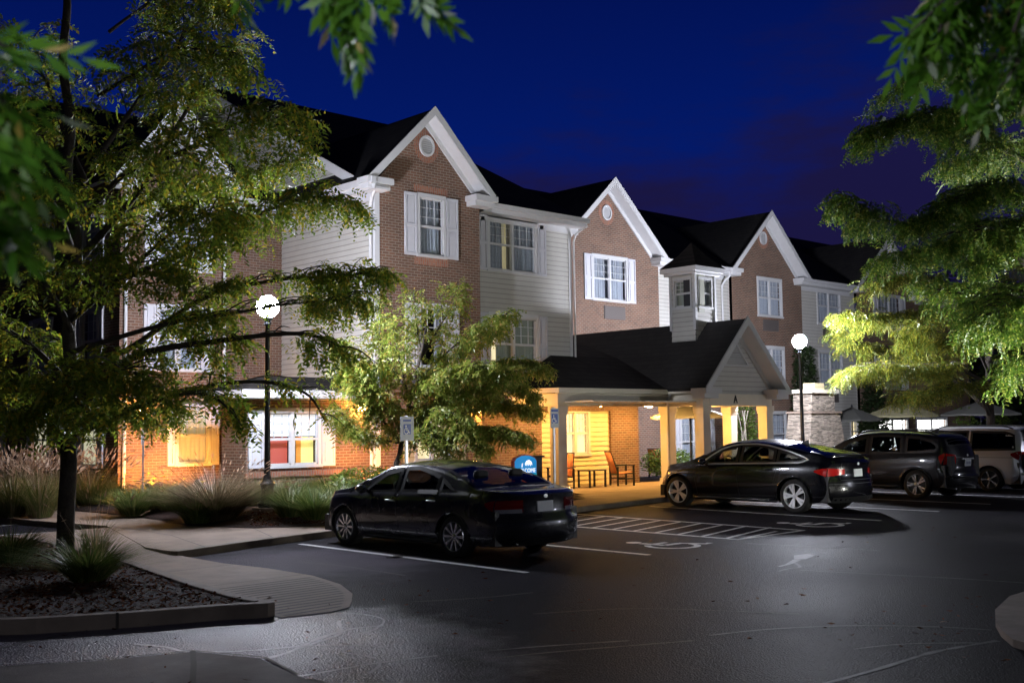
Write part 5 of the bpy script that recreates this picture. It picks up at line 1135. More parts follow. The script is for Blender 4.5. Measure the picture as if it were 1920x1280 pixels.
def tree(name, label, trunk, r0, limbs, leaf, bark, twig=(.7,1.3), spacing=.2, step=.075, start=.25, templ=None, sc=(.8,1.25), rl=.07, jitter=.08, group=None, droop=.5, fanout=1.0, cat='tree', up=.25, shoots=3, gap=None, crown_name='crown'):
    base = Vector(trunk[0]); root = thing(name, base, label, cat, group); m = MB(); rg = np.random.default_rng(abs(hash(name+label)) % 1000 if False else len(label)*7+len(limbs))
    tp = smooth_path(trunk, 5); n = len(tp); m.tube(tp, [r0*(1.35 if i == 0 else 1)*(1-.62*i/(n-1)) for i in range(n)], 12)
    P, D = [], []
    def sprays(path, s0, dens=1.0):
        L_ = sum((path[i+1]-path[i]).length for i in range(len(path)-1)); d = 0; k = int(L_/step*dens)
        seg = [(path[i], path[i+1]) for i in range(len(path)-1)]
        for j in range(k):
            t = s0+(1-s0)*(j+rg.random())/max(1, k); q = min(int(t*len(seg)), len(seg)-1); a, c = seg[q]; p = a.lerp(c, t*len(seg)-q); dr = (c-a).normalized()
            sd = Vector((-dr.y, dr.x, 0)); sd = sd.normalized() if sd.length > .01 else Vector((1,0,0)); sgn = 1 if rg.random() < .5 else -1
            v = dr*rg.uniform(.2,.9)+sd*sgn*rg.uniform(.3,1.0)*fanout+Vector((0,0,rg.uniform(-.75,.25)))
            P.append(tuple(p+Vector(rg.normal(0, jitter*.5, 3)))); D.append(tuple(v))
    for limb in limbs:
        pts = smooth_path(limb['p'], 6); L_ = sum((pts[i+1]-pts[i]).length for i in range(len(pts)-1)); rr = limb.get('r', rl); n = len(pts)
        m.tube(pts, [rr*(1-.82*i/(n-1)) for i in range(n)], 7)
        tw = limb.get('twig', twig); k = int(L_/spacing*limb.get('d', 1.0)); s0 = limb.get('s', start)
        for j in range(k):
            t = s0+(1-s0)*(j+rg.random()*.6)/k; q = min(int(t*(n-1)), n-2); p = pts[q].lerp(pts[q+1], t*(n-1)-q); dr = (pts[q+1]-pts[q]).normalized()
            sd = Vector((-dr.y, dr.x, 0)); sd = sd.normalized() if sd.length > .05 else Vector((math.cos(j*2.4), math.sin(j*2.4), 0)); sgn = 1 if j % 2 else -1
            if dr.z > .75: a = j*2.4; sd = Vector((math.cos(a), math.sin(a), 0)); sgn = 1
            ln = rg.uniform(*tw)*(1-.35*t); v = (dr*rg.uniform(.25,.9)+sd*sgn*rg.uniform(.5,1.1)+Vector((0,0,rg.uniform(-.15,1)*up))).normalized()
            a1 = p+v*ln*.5+Vector((0,0,.04)); a2 = p+v*ln+Vector((0,0,-droop*ln*rg.uniform(.1,.6)))
            path = smooth_path([p, a1, a2], 3); m.tube(path, [.014,.012,.011,.010,.008,.006,.004], 4, cap=False); sprays(path, .12)
            # side shoots
            for q2 in range(shoots):
                b0 = p.lerp(a2, rg.uniform(.3,.75)); v2 = (v*.6+Vector(rg.normal(0,.6,3))); v2.z *= .4; b1 = b0+v2.normalized()*ln*.45+Vector((0,0,-.08)); sprays([b0, b0.lerp(b1,.5)+Vector((0,0,.03)), b1], .05)
        sprays(pts, s0, .6)
    m.build('trunk', bark, root, smooth=True)
    P = np.array(P); D = np.array(D); V = []
    if gap:
        a, c, rad, keep = gap; a = np.array(a); u = np.array(c)-a; ln = np.linalg.norm(u); u /= ln; q = P-a; t = q@u; dist = np.linalg.norm(q-t[:, None]*u, axis=1)
        ok = (dist > rad) | (rg.random(len(P)) < keep); P, D = P[ok], D[ok]
        q = np.array(c)+(P-np.array(c))*(c[2]/np.maximum(.15, c[2]-P[:, 2]))[:, None]; ok = ~((q[:, 0] > 2) & (q[:, 0] < 12) & (q[:, 1] > 6) & (q[:, 1] < 15) & (P[:, 2] < c[2]-.2)) | (rg.random(len(P)) < .3); P, D = P[ok], D[ok]
    ts = templ if templ is not None else [spray_template(seed=i) for i in range(4)]
    wh = rg.integers(0, len(ts), len(P))
    for i, T in enumerate(ts):
        k = wh == i; V.append(instance(T, P[k], D[k], rg.normal(0, .5, k.sum()), rg.uniform(sc[0], sc[1], k.sum())))
    V = np.concatenate(V); Q = np.arange(len(V)).reshape(-1, 4)
    fast_mesh(crown_name, V, Q, leaf, root)
    return root
def pl(dep, pts):                 # survey points: (photo x, photo y, depth offset)
    return [at(x, y, dep+(d if len(q) else 0)) for (x, y, *q) in pts for d in (q[0] if q else 0,)]
# --- big honey locust in the island, left
_d = ray(122, 1042); TB = CAMP+_d*((.12-CAM_H)/_d.z); DT = depth_of(TB)
def lp(*pts): return pl(DT, pts)
trunk = [TB]+lp((124,960),(129,860),(124,790),(134,700,.1),(129,610,.1),(143,510),(139,420,-.1),(126,330,-.2),(132,230,-.2),(118,120,-.1),(126,10),(120,-70))
LB = [dict(p=lp((130,770),(190,720,-.3),(260,665,-.6),(400,640,-.9),(560,625,-1.1),(640,650,-1.2)), r=.085, d=.55),
      dict(p=lp((138,500),(190,440,.4),(270,345,.9),(330,240,1.2),(390,150,1.5),(450,90,1.7)), r=.07),
      dict(p=lp((134,560),(230,520,.5),(360,470,.9),(480,405,1.1),(580,370,1.2),(650,380,1.2)), r=.055),
      dict(p=lp((132,690),(240,655,.8),(380,560,1.4),(520,525,1.6),(620,520,1.6),(700,510,1.6)), r=.06),
      dict(p=lp((128,800),(230,770,.2),(340,735,.2),(470,715,-.1),(570,735,-.3),(610,790,-.4)), r=.06, d=.3),
      dict(p=lp((127,820),(200,790,-1.0),(290,750,-1.8),(390,740,-2.2),(450,790,-2.3)), r=.05, d=.4),
      dict(p=lp((150,420),(230,330,-.4),(330,290,-.9),(450,230,-1.2),(540,220,-1.3)), r=.05),
      dict(p=lp((165,320),(230,230,.4),(300,130,.6),(370,30,.7),(430,-20,.8)), r=.05),
      dict(p=lp((160,340),(120,250,.3),(90,160,.3),(40,70,.3)), r=.05),
      dict(p=lp((134,620),(90,540,-.5),(20,450,-.8),(-60,380,-1)), r=.055),
      dict(p=lp((130,720),(60,650,.6),(-20,600,.9),(-120,560,1)), r=.06),
      dict(p=lp((128,790),(60,740,-.8),(0,700,-1.2),(-90,690,-1.4)), r=.06),
      dict(p=lp((128,810),(150,770,-1.4),(180,720,-2.2),(230,690,-2.8)), r=.05),
      dict(p=lp((128,815),(70,780,-1.6),(20,770,-2.2),(-40,780,-2.5)), r=.05),
      dict(p=lp((134,600),(180,560,-1.2),(250,500,-2.0),(330,430,-2.6),(400,400,-2.8)), r=.05),
      dict(p=lp((140,480),(110,400,-1.0),(60,330,-1.7),(0,270,-2)), r=.05),
      dict(p=lp((205,60),(260,20,.4),(340,-20,.5),(420,0,.4)), r=.03),
      dict(p=lp((150,400),(230,400,1.4),(330,350,2.1),(450,330,2.4),(540,300,2.4)), r=.04),
      dict(p=lp((133,660),(300,610,-.2),(420,590,.4),(540,570,.8),(660,560,.9)), r=.045),
      dict(p=lp((185,180),(250,140,-.5),(340,90,-.8),(450,120,-1)), r=.035),
      dict(p=lp((130,740),(170,760,1.4),(240,780,2.3),(330,770,2.8)), r=.045, d=.5)]
tree('honey_locust', 'large dark leaved honey locust rising from the mulched island at left', trunk, .135, LB, MT['lf_locust'], MT['bark'], droop=.3, spacing=.165, twig=(.7,1.35), step=.118, shoots=4, sc=(1.3,2.0), gap=(CAMP, (12.75,21.35,4.66), .55, .04), templ=[spray_template(n=6, leaf=.06, w=.024, seed=i) for i in range(4)])
# --- middle tree in front of the first gable
MBs = Vector((17.0, 20.9, .25)); DM = depth_of(MBs)
def mp_(*pts): return pl(DM, pts)
def leaf_template(seed, n=9, l=.22):
    rg = np.random.default_rng(seed); V = []
    for i in range(n):
        t = (i+.5)/n; x = l*t; z = -.3*l*t*t; a = rg.uniform(-1.1,1.1); ln = rg.uniform(.045,.075); w = ln*.42; dz = rg.uniform(-.7,.2)*ln
        dx, dy = math.cos(a)*ln, math.sin(a)*ln; nx, ny = -math.sin(a)*w/2, math.cos(a)*w/2; y0 = rg.uniform(-.03,.03)
        V.append([(x,y0,z),(x+dx*.5+nx,y0+dy*.5+ny,z+dz*.4+.012),(x+dx,y0+dy,z+dz),(x+dx*.5-nx,y0+dy*.5-ny,z+dz*.4-.008)])
    return np.array(V, np.float32).reshape(-1,3)
LT = [leaf_template(i) for i in range(4)]
trunk = [MBs]+mp_((748,885),(750,850),(757,810),(765,770),(775,720),(790,660),(800,610))
LM = [dict(p=mp_((752,830),(720,790,-.2),(690,740,-.4),(660,700,-.5),(645,650,-.5)), r=.04), dict(p=mp_((757,810),(800,770,-.3),(860,740,-.5),(930,720,-.6),(990,735,-.6)), r=.04),
      dict(p=mp_((765,770),(830,720,.4),(900,690,.6),(970,680,.7),(1020,690,.7)), r=.04), dict(p=mp_((770,740),(730,680,.4),(705,620,.6),(700,560,.6)), r=.035, d=.55),
      dict(p=mp_((785,680),(820,620,.2),(850,570,.3),(862,540,.3)), r=.03, d=.55), dict(p=mp_((775,720),(850,650,-.4),(910,610,-.6),(950,590,-.6)), r=.03, d=.55),
      dict(p=mp_((752,835),(830,815,-.4),(910,805,-.6),(970,815,-.7)), r=.035), dict(p=mp_((752,830),(700,820,.3),(660,800,.4),(640,770,.4)), r=.03),
      dict(p=mp_((765,775),(760,720,-.7),(745,660,-1),(740,600,-1)), r=.03, d=.55), dict(p=mp_((760,795),(820,770,-.9),(870,790,-1.3),(900,830,-1.4)), r=.03),
      dict(p=mp_((757,810),(790,800,-1),(840,840,-1.4)), r=.03), dict(p=mp_((790,660),(780,600,.1),(775,560,.1)), r=.025, d=.55), dict(p=mp_((760,790),(850,760,.9),(930,755,1.3),(1000,770,1.4)), r=.03),
      dict(p=mp_((758,800),(710,760,-.8),(680,720,-1.0),(690,690,-1.1)), r=.03), dict(p=mp_((770,750),(820,720,-.9),(880,690,-1.2),(960,700,-1.3)), r=.03), dict(p=mp_((770,740),(820,690,.8),(890,640,1.1),(930,620,1.2)), r=.03, d=.55)]
tree('birch_tree', 'bushy yellow green small tree glowing in lamplight against the front gable', trunk, .075, LM, MT['lf_mid'], MT['bark'], spacing=.085, twig=(.4,.75), templ=LT, sc=(.85,1.3), step=.042, start=.15, shoots=3)
# --- right hand trees: golden one behind the minivan, tall pale one leaning in from the right
RB = Vector((37.0, 17.5, .1)); DR = depth_of(at(1855, 800, 40)); RB = at(1858, 850, DR); RB.z = .05
def rp(*pts): return pl(DR, pts)
trunk = [RB]+rp((1858,800),(1856,760),(1854,700),(1852,640),(1850,580),(1848,520),(1850,450))
LR = [dict(p=rp((1856,770),(1810,730,.5),(1760,690,.8),(1700,660,1),(1620,650,1),(1580,625,1)), r=.09), dict(p=rp((1856,780),(1820,720,-1),(1760,735,-1.5),(1710,740,-2)), r=.07),
      dict(p=rp((1854,720),(1790,690,-1),(1720,690,-1.6),(1640,690,-2),(1600,700,-2)), r=.07), dict(p=rp((1852,650),(1780,600,-.6),(1700,590,-1),(1640,600,-1.2),(1590,590,-1.3)), r=.07),
      dict(p=rp((1855,730),(1890,690,-.5),(1940,700,-.7),(1990,720,-.7)), r=.07), dict(p=rp((1850,600),(1790,550,.6),(1720,520,.9),(1650,530,1)), r=.06), dict(p=rp((1854,700),(1820,640,-2),(1760,640,-3),(1720,620,-3.4)), r=.06),
      dict(p=rp((1850,560),(1900,500,-.5),(1950,480,-.7)), r=.06), dict(p=rp((1853,680),(1880,620,-1.5),(1930,610,-2)), r=.06)]
tree('golden_tree', 'golden green tree with drooping leaves behind the parked minivan', trunk, .16, LR, MT['lf_gold'], MT['bark'], spacing=.17, twig=(.9,1.9), step=.10, sc=(1.5,2.3), rl=.07, shoots=4)
DQ = 21.0
def qp(*pts): return pl(DQ, pts)
QB = at(2015, 1000, DQ); QB.z = .05
trunk = [QB]+qp((2010,800),(2000,640),(1985,480),(1975,330),(1960,160),(1950,-40))
LQ = [dict(p=qp((1990,520),(1930,500),(1860,440,-.3),(1780,400,-.4),(1700,420,-.5),(1620,400,-.6),(1585,380,-.6)), r=.07), dict(p=qp((1985,470),(1930,440,.3),(1850,480,.6),(1750,470,.8),(1680,480,.8)), r=.06),
      dict(p=qp((1975,350),(1920,300),(1840,260,-.3),(1750,220,-.4),(1680,230,-.5),(1630,250,-.5)), r=.06), dict(p=qp((1978,380),(1920,370,-.6),(1860,350,-1),(1790,380,-1.3)), r=.05),
      dict(p=qp((1995,600),(1940,570,.2),(1870,550,.3),(1790,550,.4),(1720,530,.4)), r=.06, d=.6), dict(p=qp((1965,240),(1920,180,.4),(1850,130,.6),(1760,130,.7),(1690,160,.7)), r=.05),
      dict(p=qp((1955,100),(1900,60),(1830,50,-.2),(1760,80,-.2)), r=.04), dict(p=qp((1980,430),(1930,420,-1.3),(1880,420,-2),(1820,440,-2.5)), r=.05),
      dict(p=qp((1960,150),(1900,200,-.9),(1830,220,-1.4),(1780,210,-1.6)), r=.04), dict(p=qp((1995,600),(1960,590,-.8),(1915,600,-1.3),(1870,620,-1.6)), r=.045), dict(p=qp((1990,520),(1950,540,-1.3),(1900,560,-2),(1860,590,-2.3)), r=.045), dict(p=qp((2000,660),(1970,660,.6),(1930,680,1),(1900,700,1.2)), r=.04), dict(p=qp((1970,300),(1930,260,1),(1870,300,1.6),(1800,310,2)), r=.04)]
tree('pale_locust', 'tall pale leaved locust leaning in from the right edge above the cars', trunk, .14, LQ, MT['lf_locust_r'], MT['bark'], spacing=.13, twig=(.6,1.2), step=.07, sc=(1.1,1.8), shoots=4, templ=[spray_template(n=6, leaf=.055, w=.024, seed=i) for i in range(4)])
# --- narrow dark evergreens and shrubs by the patio
def bush(name, label, c, rx, ry, h, n, leaf, size=(.05,.10), cat='shrub', group=None, stems=3, shape=1.0, z0=0.05):
    root = thing(name, c, label, cat, group); rg = np.random.default_rng(n); P = []
    while len(P) < n:
        q = rg.uniform(-1, 1, 3); rr = math.hypot(q[0], q[1]); t = (q[2]+1)/2; lim = math.sqrt(max(0, 1-(abs(q[2]))**2.2)) if shape == 1 else (1-.55*t)*min(1, t*6+.3)
        lim *= 1+.16*math.sin(q[0]*9+q[1]*7+q[2]*8)
        if rr > lim or (rr < lim*.55 and rg.random() < .7): continue
        P.append((c[0]+q[0]*rx, c[1]+q[1]*ry, c[2]+z0+t*h))
    P = np.array(P); D = rg.normal(0, 1, P.shape); D[:, 2] = np.abs(D[:, 2])*.6; D[:, :2] += (P[:, :2]-np.array(c[:2]))*1.2
    T = np.array([(0,0,0),(.5,.28,.08),(1,0,-.1),(.5,-.28,.08)], np.float32)
    V = instance(T, P, D, rg.uniform(-1,1,len(P)), rg.uniform(size[0], size[1], len(P))); fast_mesh('foliage', V, np.arange(len(V)).reshape(-1,4), leaf, root)
    m = MB()
    for k in range(stems): a = k*2.1; m.tube([Vector(c), Vector((c[0]+rx*.3*math.cos(a), c[1]+ry*.3*math.sin(a), c[2]+h*.45)), Vector((c[0]+rx*.4*math.cos(a), c[1]+ry*.4*math.sin(a), c[2]+h*.8))], [.03,.02,.01], 5)
    m.build('stem', MT['bark'], root)
    return root
bush('columnar_evergreen', 'narrow dark evergreen climbing the wall beside the stone chimney', (43.5, 27.6, .1), .75, .7, 5.2, 4200, MT['lf_dark'], (.12,.24), shape=2, cat='evergreen')
bush('columnar_evergreen', 'narrow dark evergreen between the two dark patio umbrellas', (49.2, 27.5, .1), .8, .8, 4.4, 3800, MT['lf_dark'], (.12,.24), shape=2, cat='evergreen')
bush('low_shrub', 'low green shrub at the foot of the porch brick corner beside the black car', (31.9, 26.0, .05), .95, .8, 1.05, 2600, MT['shrub'], (.07,.13))
bush('dark_hedge', 'dark leafy hedge seen between the white porch columns', (37.6, 26.8, .05), 1.1, .7, 2.9, 3800, MT['shrub'], (.08,.15), cat='hedge', shape=2)
for i, (x, y, rx, h, lb) in enumerate([(52.5,24.6,.9,2.5,'small leafy tree before the bright patio windows, nearest the big umbrella'),(56.0,24.6,1.0,2.6,'small leafy tree before the bright patio windows at the far right')]):
    bush('patio_shrub', lb, (x, y, .05), rx, .8, h, 1300, MT['shrub'], (.10,.2), group='shrubs on the patio', shape=2)
r = thing('bare_sapling', (36.2, 26.0, .05), 'pale thin stemmed sapling seen through the porch opening', 'sapling'); m = MB()
for k in range(9):
    a = k*.7; x0 = 36.2+.35*math.cos(a*3.1); y0 = 26.0+.3*math.sin(a*1.9); m.tube(smooth_path([(x0,y0,.05),(x0+random.uniform(-.1,.1),y0,.8),(x0+random.uniform(-.25,.25),y0,1.6),(x0+random.uniform(-.4,.4),y0,2.5)],4), .018, 5)
m.build('stem', MT['bark_pale'], r)
# far dark trees behind the lot, right
for i, (x, y, rx, h) in enumerate([(67.5,29.5,3.4,9.5),(73,34,4.2,11.5),(63.5,26.4,2.3,4.6),(82,36,5,11)]):
    bush('background_tree', ['dark rounded tree beyond the end of the hotel, closest to the building','dark tall tree in the far right background','low dark tree beyond the minivan','dark broad tree farthest off behind the others'][i], (x,y,.0), rx, rx*.9, h, 5200, MT['lf_dark'], (.25,.5), cat='tree', group='dark trees beyond the hotel', z0=1.2)
# ================================================================ GRASSES
MT['grass_fount'] = leafmat('fountain_blade', [(0,(.06,.05,.02)), (.6,(.13,.10,.05)), (1,(.24,.17,.11))], .3)
def grass(name, label, c, R, h, n, mat, lean=.7, w=.012, plumes=0, group=None, cat='ornamental grass', plume_len=.16, flowers=0, stalk=1.15):
    root = thing(name, c, label, cat, group); rg = np.random.default_rng(int(c[0]*100+c[1]*37) % 9999)
    def blades(n, h0, h1, ln0, ln1, w):
        a = rg.uniform(0, 2*PI, n); r = R*.30*np.sqrt(rg.random(n)); hh = rg.uniform(h0, h1, n); out = rg.uniform(ln0, ln1, n)*R; dirx, diry = np.cos(a), np.sin(a); px_ = c[0]+r*dirx; py_ = c[1]+r*diry
        ts = [0, .4, .75, 1.0]; rows = []
        for t in ts:
            x = px_+dirx*out*t**1.6; y = py_+diry*out*t**1.6; z = c[2]+hh*(1.28*t-.5*t*t*np.minimum(1, out/R*1.1)) ; ww = w*(1-.8*t)
            sx, sy = -diry*ww/2, dirx*ww/2; rows.append(np.stack([x-sx, y-sy, z], 1)); rows.append(np.stack([x+sx, y+sy, z], 1))
        V = np.stack(rows, 1); b = np.arange(n)[:, None]*8; Q = np.concatenate([b+np.array([[0,1,3,2]]), b+np.array([[2,3,5,4]]), b+np.array([[4,5,7,6]])])
        tip = (rows[-1]+rows[-2])/2; pre = (rows[-3]+rows[-4])/2
        return V.reshape(-1,3), Q, tip, tip-pre
    V, Q, tip, d = blades(n, h*.5, h, .35, 1.0*lean+.25, w); fast_mesh('blades', V, Q, mat, root)
    if plumes:
        V2, Q2, tip, d = blades(plumes, h*stalk*.85, h*stalk*1.15, .25, .95*lean, .006); 
        PV = []; PQ = []
        d = d/np.linalg.norm(d, axis=1, keepdims=True); T = np.array([(0,0,0),(.35,.11,0),(1,0,-.06),(.35,-.11,0)], np.float32)
        PV.append(V2); PQ.append(Q2); off = len(V2)
        for rl_ in (0, PI/2, PI/4):
            v = instance(T, tip-d*.02, d, np.full(len(tip), rl_), rg.uniform(.75,1.2,len(tip))*plume_len); PV.append(v); PQ.append(np.arange(len(v)).reshape(-1,4)+off); off += len(v)
        tag(fast_mesh('plume', np.concatenate(PV), np.concatenate(PQ), MT['plume'], root), kind='stuff')
    for k in range(flowers):
        a = rg.uniform(0, 6.28); rr = R*rg.uniform(.1,.8); p = Vector((c[0]+rr*math.cos(a), c[1]+rr*math.sin(a), c[2]+h*rg.uniform(.95,1.25))); m = MB()
        for q in range(6):
            b = q*PI/3; m.add([p, p+Vector((.05*math.cos(b-.35), .05*math.sin(b-.35), .035)), p+Vector((.10*math.cos(b), .10*math.sin(b), .03)), p+Vector((.05*math.cos(b+.35), .05*math.sin(b+.35), .035))], [(0,1,2,3)])
        m.mi = 1; m.tube([(p.x,p.y,c[2]),p], .005, 4); m.build('flower', [MT['flower'], MT['grass_green']], root)
    return root
GP = 'plumed grasses along the walk'
def ground_at(x, y, z):
    d = ray(x, y); return CAMP+d*((z-CAM_H)/d.z)
for i, (x, y, R, h, lb) in enumerate([(-15,950,1.1,1.0,'pink plumed grass at the far left edge of the bed'),(48,946,1.1,.98,'pink plumed grass under the first lit end window'),(105,948,1.0,1.05,'pink plumed grass hidden behind the left side of the big trunk'),(172,944,1.1,.98,'pink plumed grass under the second lit end window'),(25,962,.9,1.1,'shorter pink plumed grass beside the walk at far left'),(75,962,.85,1.0,'shorter pink plumed grass beside the walk, left of the big trunk'),(222,935,.9,1.2,'plumed grass just left of the orange lit brick corner'),(285,925,.9,1.15,'plumed grass against the orange lit brick behind the sign post'),(345,925,1.0,1.2,'plumed grass below the yellow lit window')]):
    p = ground_at(x, y, .22); grass('plumed_grass', lb, (p.x, p.y, .14), R, h, 1000, MT['grass_tan'], plumes=130, group=GP, lean=.85, plume_len=.17)
p = ground_at(405, 968, .24); grass('fountain_grass', 'big mounded reddish fountain grass beside the lamp post at left', (p.x, p.y, .15), 1.3, 1.08, 3200, MT['grass_fount'], lean=1.25, plumes=120, stalk=.98, plume_len=.13)
for i, (x, y, lb, fl) in enumerate([(215,946,'daylily clump with yellow flowers behind the big tree',3),(290,955,'daylily clump with yellow flowers beside the left sign post',3),(330,958,'green daylily clump right of the left sign post',2),(450,955,'daylily clump touching the lamp post base at left',0),(370,975,'daylily clump at the front of the fountain grass by the walk',1),(250,962,'low daylily clump at the walk edge left of the sign post',1),(310,940,'tall daylily clump behind the sign post and under the yellow window',2)]):
    p = ground_at(x, y, .2); grass('daylily_clump', lb, (p.x, p.y, .15), .8, .66, 700, MT['grass_green'], lean=1.0, w=.022, group='daylilies in the hotel bed', cat='daylily', flowers=fl)
for i, (x, y, lb) in enumerate([(545,965,'green grass mound right of the lamp post'),(590,970,'green grass mound at the front of the sedan hood, nearest the walk'),(628,960,'green grass mound behind the sedan headlight'),(560,940,'green grass mound below the bright window, at the back'),(615,935,'green grass mound by the brick ledge, behind the others'),(520,945,'green grass mound touching the lamp post on its right'),(480,940,'green grass mound left of the lamp post under the bay window'),(655,950,'green grass mound just above the sedan hood')]):
    p = ground_at(x, y, .25); grass('grass_mound', lb, (p.x, p.y, .22), .75, .68, 900, MT['grass_green'], lean=1.1, w=.016, group='grass mounds by the lamp')
p = ground_at(690, 940, .28); bush('low_shrub', 'rounded low green shrub under the brick ledge behind the sedan hood', (p.x, p.y, .25), .95, .7, .8, 2600, MT['shrub'], (.06,.12))
p = ground_at(165, 1085, .15); grass('tufted_grass', 'green tufted grass growing at the foot of the big trunk', (p.x, p.y, .13), .72, .55, 900, MT['grass_green'], lean=1.25, w=.017, plumes=8, stalk=1.9, plume_len=.10)
p = ground_at(178, 1035, .15); grass('tufted_grass', 'wispy tall grass behind the big trunk with thin seed heads', (p.x, p.y, .13), .55, .62, 260, MT['grass_tan'], lean=.9, w=.008, plumes=10, stalk=1.3, plume_len=.12)
p = ground_at(20, 1050, .15); grass('tufted_grass', 'green tufted grass at the left edge of the island', (p.x, p.y, .13), .7, .52, 800, MT['grass_green'], lean=1.2, w=.016, plumes=5, stalk=1.5, plume_len=.09)
# ================================================================ BRANCHES CLOSE OVERHEAD
def near_template(seed):
    rg = np.random.default_rng(seed); V = []
    for i in range(5):
        t = (i+.4)/5; x = .17*t; z = -.02*t
        for sg in ((-1,1) if i < 4 else (0,)):
            a = math.radians(rg.uniform(28,50))*sg; ln = rg.uniform(.06,.085); w = ln*.30; dz = rg.uniform(-.45,.05)*ln
            dx, dy = math.cos(a)*ln, math.sin(a)*ln; nx, ny = -math.sin(a)*w/2, math.cos(a)*w/2
            V.append([(x,0,z),(x+dx*.45+nx,dy*.45+ny,z+dz*.4-.006),(x+dx,dy,z+dz),(x+dx*.45-nx,dy*.45-ny,z+dz*.4-.006)])
    return np.array(V, np.float32).reshape(-1,3)
NT = [near_template(i) for i in range(4)]
def near_tree(name, label, trunk, r0, limbs, sprig):
    root = thing(name, trunk[0], label, 'tree'); m = MB(); tp = smooth_path(trunk, 5); n = len(tp); m.tube(tp, [r0*(1-.6*i/(n-1)) for i in range(n)], 12)
    rg = np.random.default_rng(5); P, D = [], []
    for pts, rr in limbs:
        q = smooth_path(pts, 6); n = len(q); m.tube(q, [rr*(1-.75*i/(n-1)) for i in range(n)], 7)
    for a, c, k, s in sprig:
        path = smooth_path([a, a.lerp(c,.5)+Vector(rg.normal(0,.03,3)), c], 5); m.tube(path, [.006]*4+[.004]*7, 5)
        for j in range(k):
            t = (j+.5)/k; i = min(int(t*10), 9); p = path[i].lerp(path[i+1], t*10-i); dr = (path[i+1]-path[i]).normalized(); v = dr*.7+Vector(rg.normal(0,.55,3))+Vector((0,0,-.55)); P.append(tuple(p)); D.append(tuple(v)); P.append(tuple(p.lerp(path[i], .5))); D.append(tuple(v+Vector(rg.normal(0,.5,3))))
    m.build('trunk', MT['bark'], root, smooth=True); P = np.array(P); D = np.array(D); V = []
    wh = rg.integers(0, 4, len(P))
    for i in range(4):
        k = wh == i
        if k.any(): V.append(instance(NT[i], P[k], D[k], rg.normal(0,.6,k.sum()), rg.uniform(.55,.85,k.sum())))
    V = np.concatenate(V); fast_mesh('crown', V, np.arange(len(V)).reshape(-1,4), MT['lf_near'], root); return root
A = lambda x, y, d: at(x, y, d)
limbs = [([(-2.2,2.2,4.6), A(-300,-300,2.6), A(100,-330,2.4), A(500,-260,2.3), A(760,-200,2.3)], .03), ([(-2.2,2.2,4.2), A(-420,-60,2.2), A(-180,60,1.9), A(-60,130,1.8)], .025)]
sprig = [(A(640,-150,2.3), A(655,10,2.25), 5, 1), (A(650,-130,2.3), A(668,60,2.2), 6, 1), (A(690,-160,2.3), A(725,-10,2.3), 4, 1), (A(755,-160,2.3), A(785,-5,2.35), 4, 1), (A(430,-180,2.4), A(442,-5,2.4), 3, 1), (A(540,-190,2.4), A(580,-25,2.4), 4, 1), (A(600,-190,2.4), A(615,-10,2.4), 4, 1),
         (A(-200,60,1.9), A(-40,190,1.8), 5, 1), (A(-150,90,1.8), A(-25,340,1.7), 6, 1), (A(-190,150,1.8), A(-45,410,1.7), 6, 1), (A(-200,-30,1.8), A(-30,60,1.75), 4, 1), (A(-170,120,1.8), A(-15,250,1.7), 6, 1), (A(-190,200,1.8), A(-30,380,1.75), 6, 1), (A(-150,60,1.8), A(20,210,1.75), 6, 1), (A(-140,120,1.8), A(40,300,1.75), 7, 1), (A(-150,180,1.8), A(25,390,1.75), 7, 1), (A(-170,0,1.8), A(15,90,1.75), 5, 1), (A(-180,160,1.75), A(5,330,1.65), 6, 1)]
near_tree('overhanging_tree', 'leafy twigs hanging close to the camera along the top and left edge', [(-2.4,2.4,0),(-2.3,2.3,1.5),(-2.25,2.2,3.2),(-2.2,2.2,4.8)], .12, limbs, sprig)
limbs = [([(5.0,-1.6,4.4), A(2300,-300,3.2), A(2080,-200,2.9), A(1900,-130,2.8), A(1760,-90,2.8)], .03), ([A(2080,-200,2.9), A(1980,60,2.9), A(1900,180,2.9)], .014)]
sprig = [(A(1760,-90,2.8), A(1720,40,2.8), 4, 1), (A(1820,-100,2.8), A(1740,90,2.75), 6, 1), (A(1860,-110,2.8), A(1800,150,2.8), 6, 1), (A(1900,-60,2.8), A(1850,120,2.85), 5, 1), (A(1960,20,2.9), A(1895,200,2.85), 6, 1), (A(1900,-100,2.8), A(1790,10,2.7), 5, 1), (A(1980,40,2.9), A(1905,120,2.8), 7, 1), (A(1980,-60,2.9), A(1850,60,2.9), 8, 1), (A(1940,-100,2.9), A(1900,60,2.7), 6, 1), (A(1800,-100,2.8), A(1700,70,2.75), 6, 1), (A(1880,-90,2.8), A(1790,110,2.8), 7, 1), (A(1960,-40,2.9), A(1870,170,2.8), 7, 1), (A(1840,-100,2.8), A(1760,60,2.7), 6, 1)]
near_tree('overhanging_tree', 'leafy twigs hanging close to the camera in the upper right corner', [(5.2,-1.8,0),(5.15,-1.75,1.6),(5.1,-1.7,3.2),(5.0,-1.6,4.8)], .12, limbs, sprig)
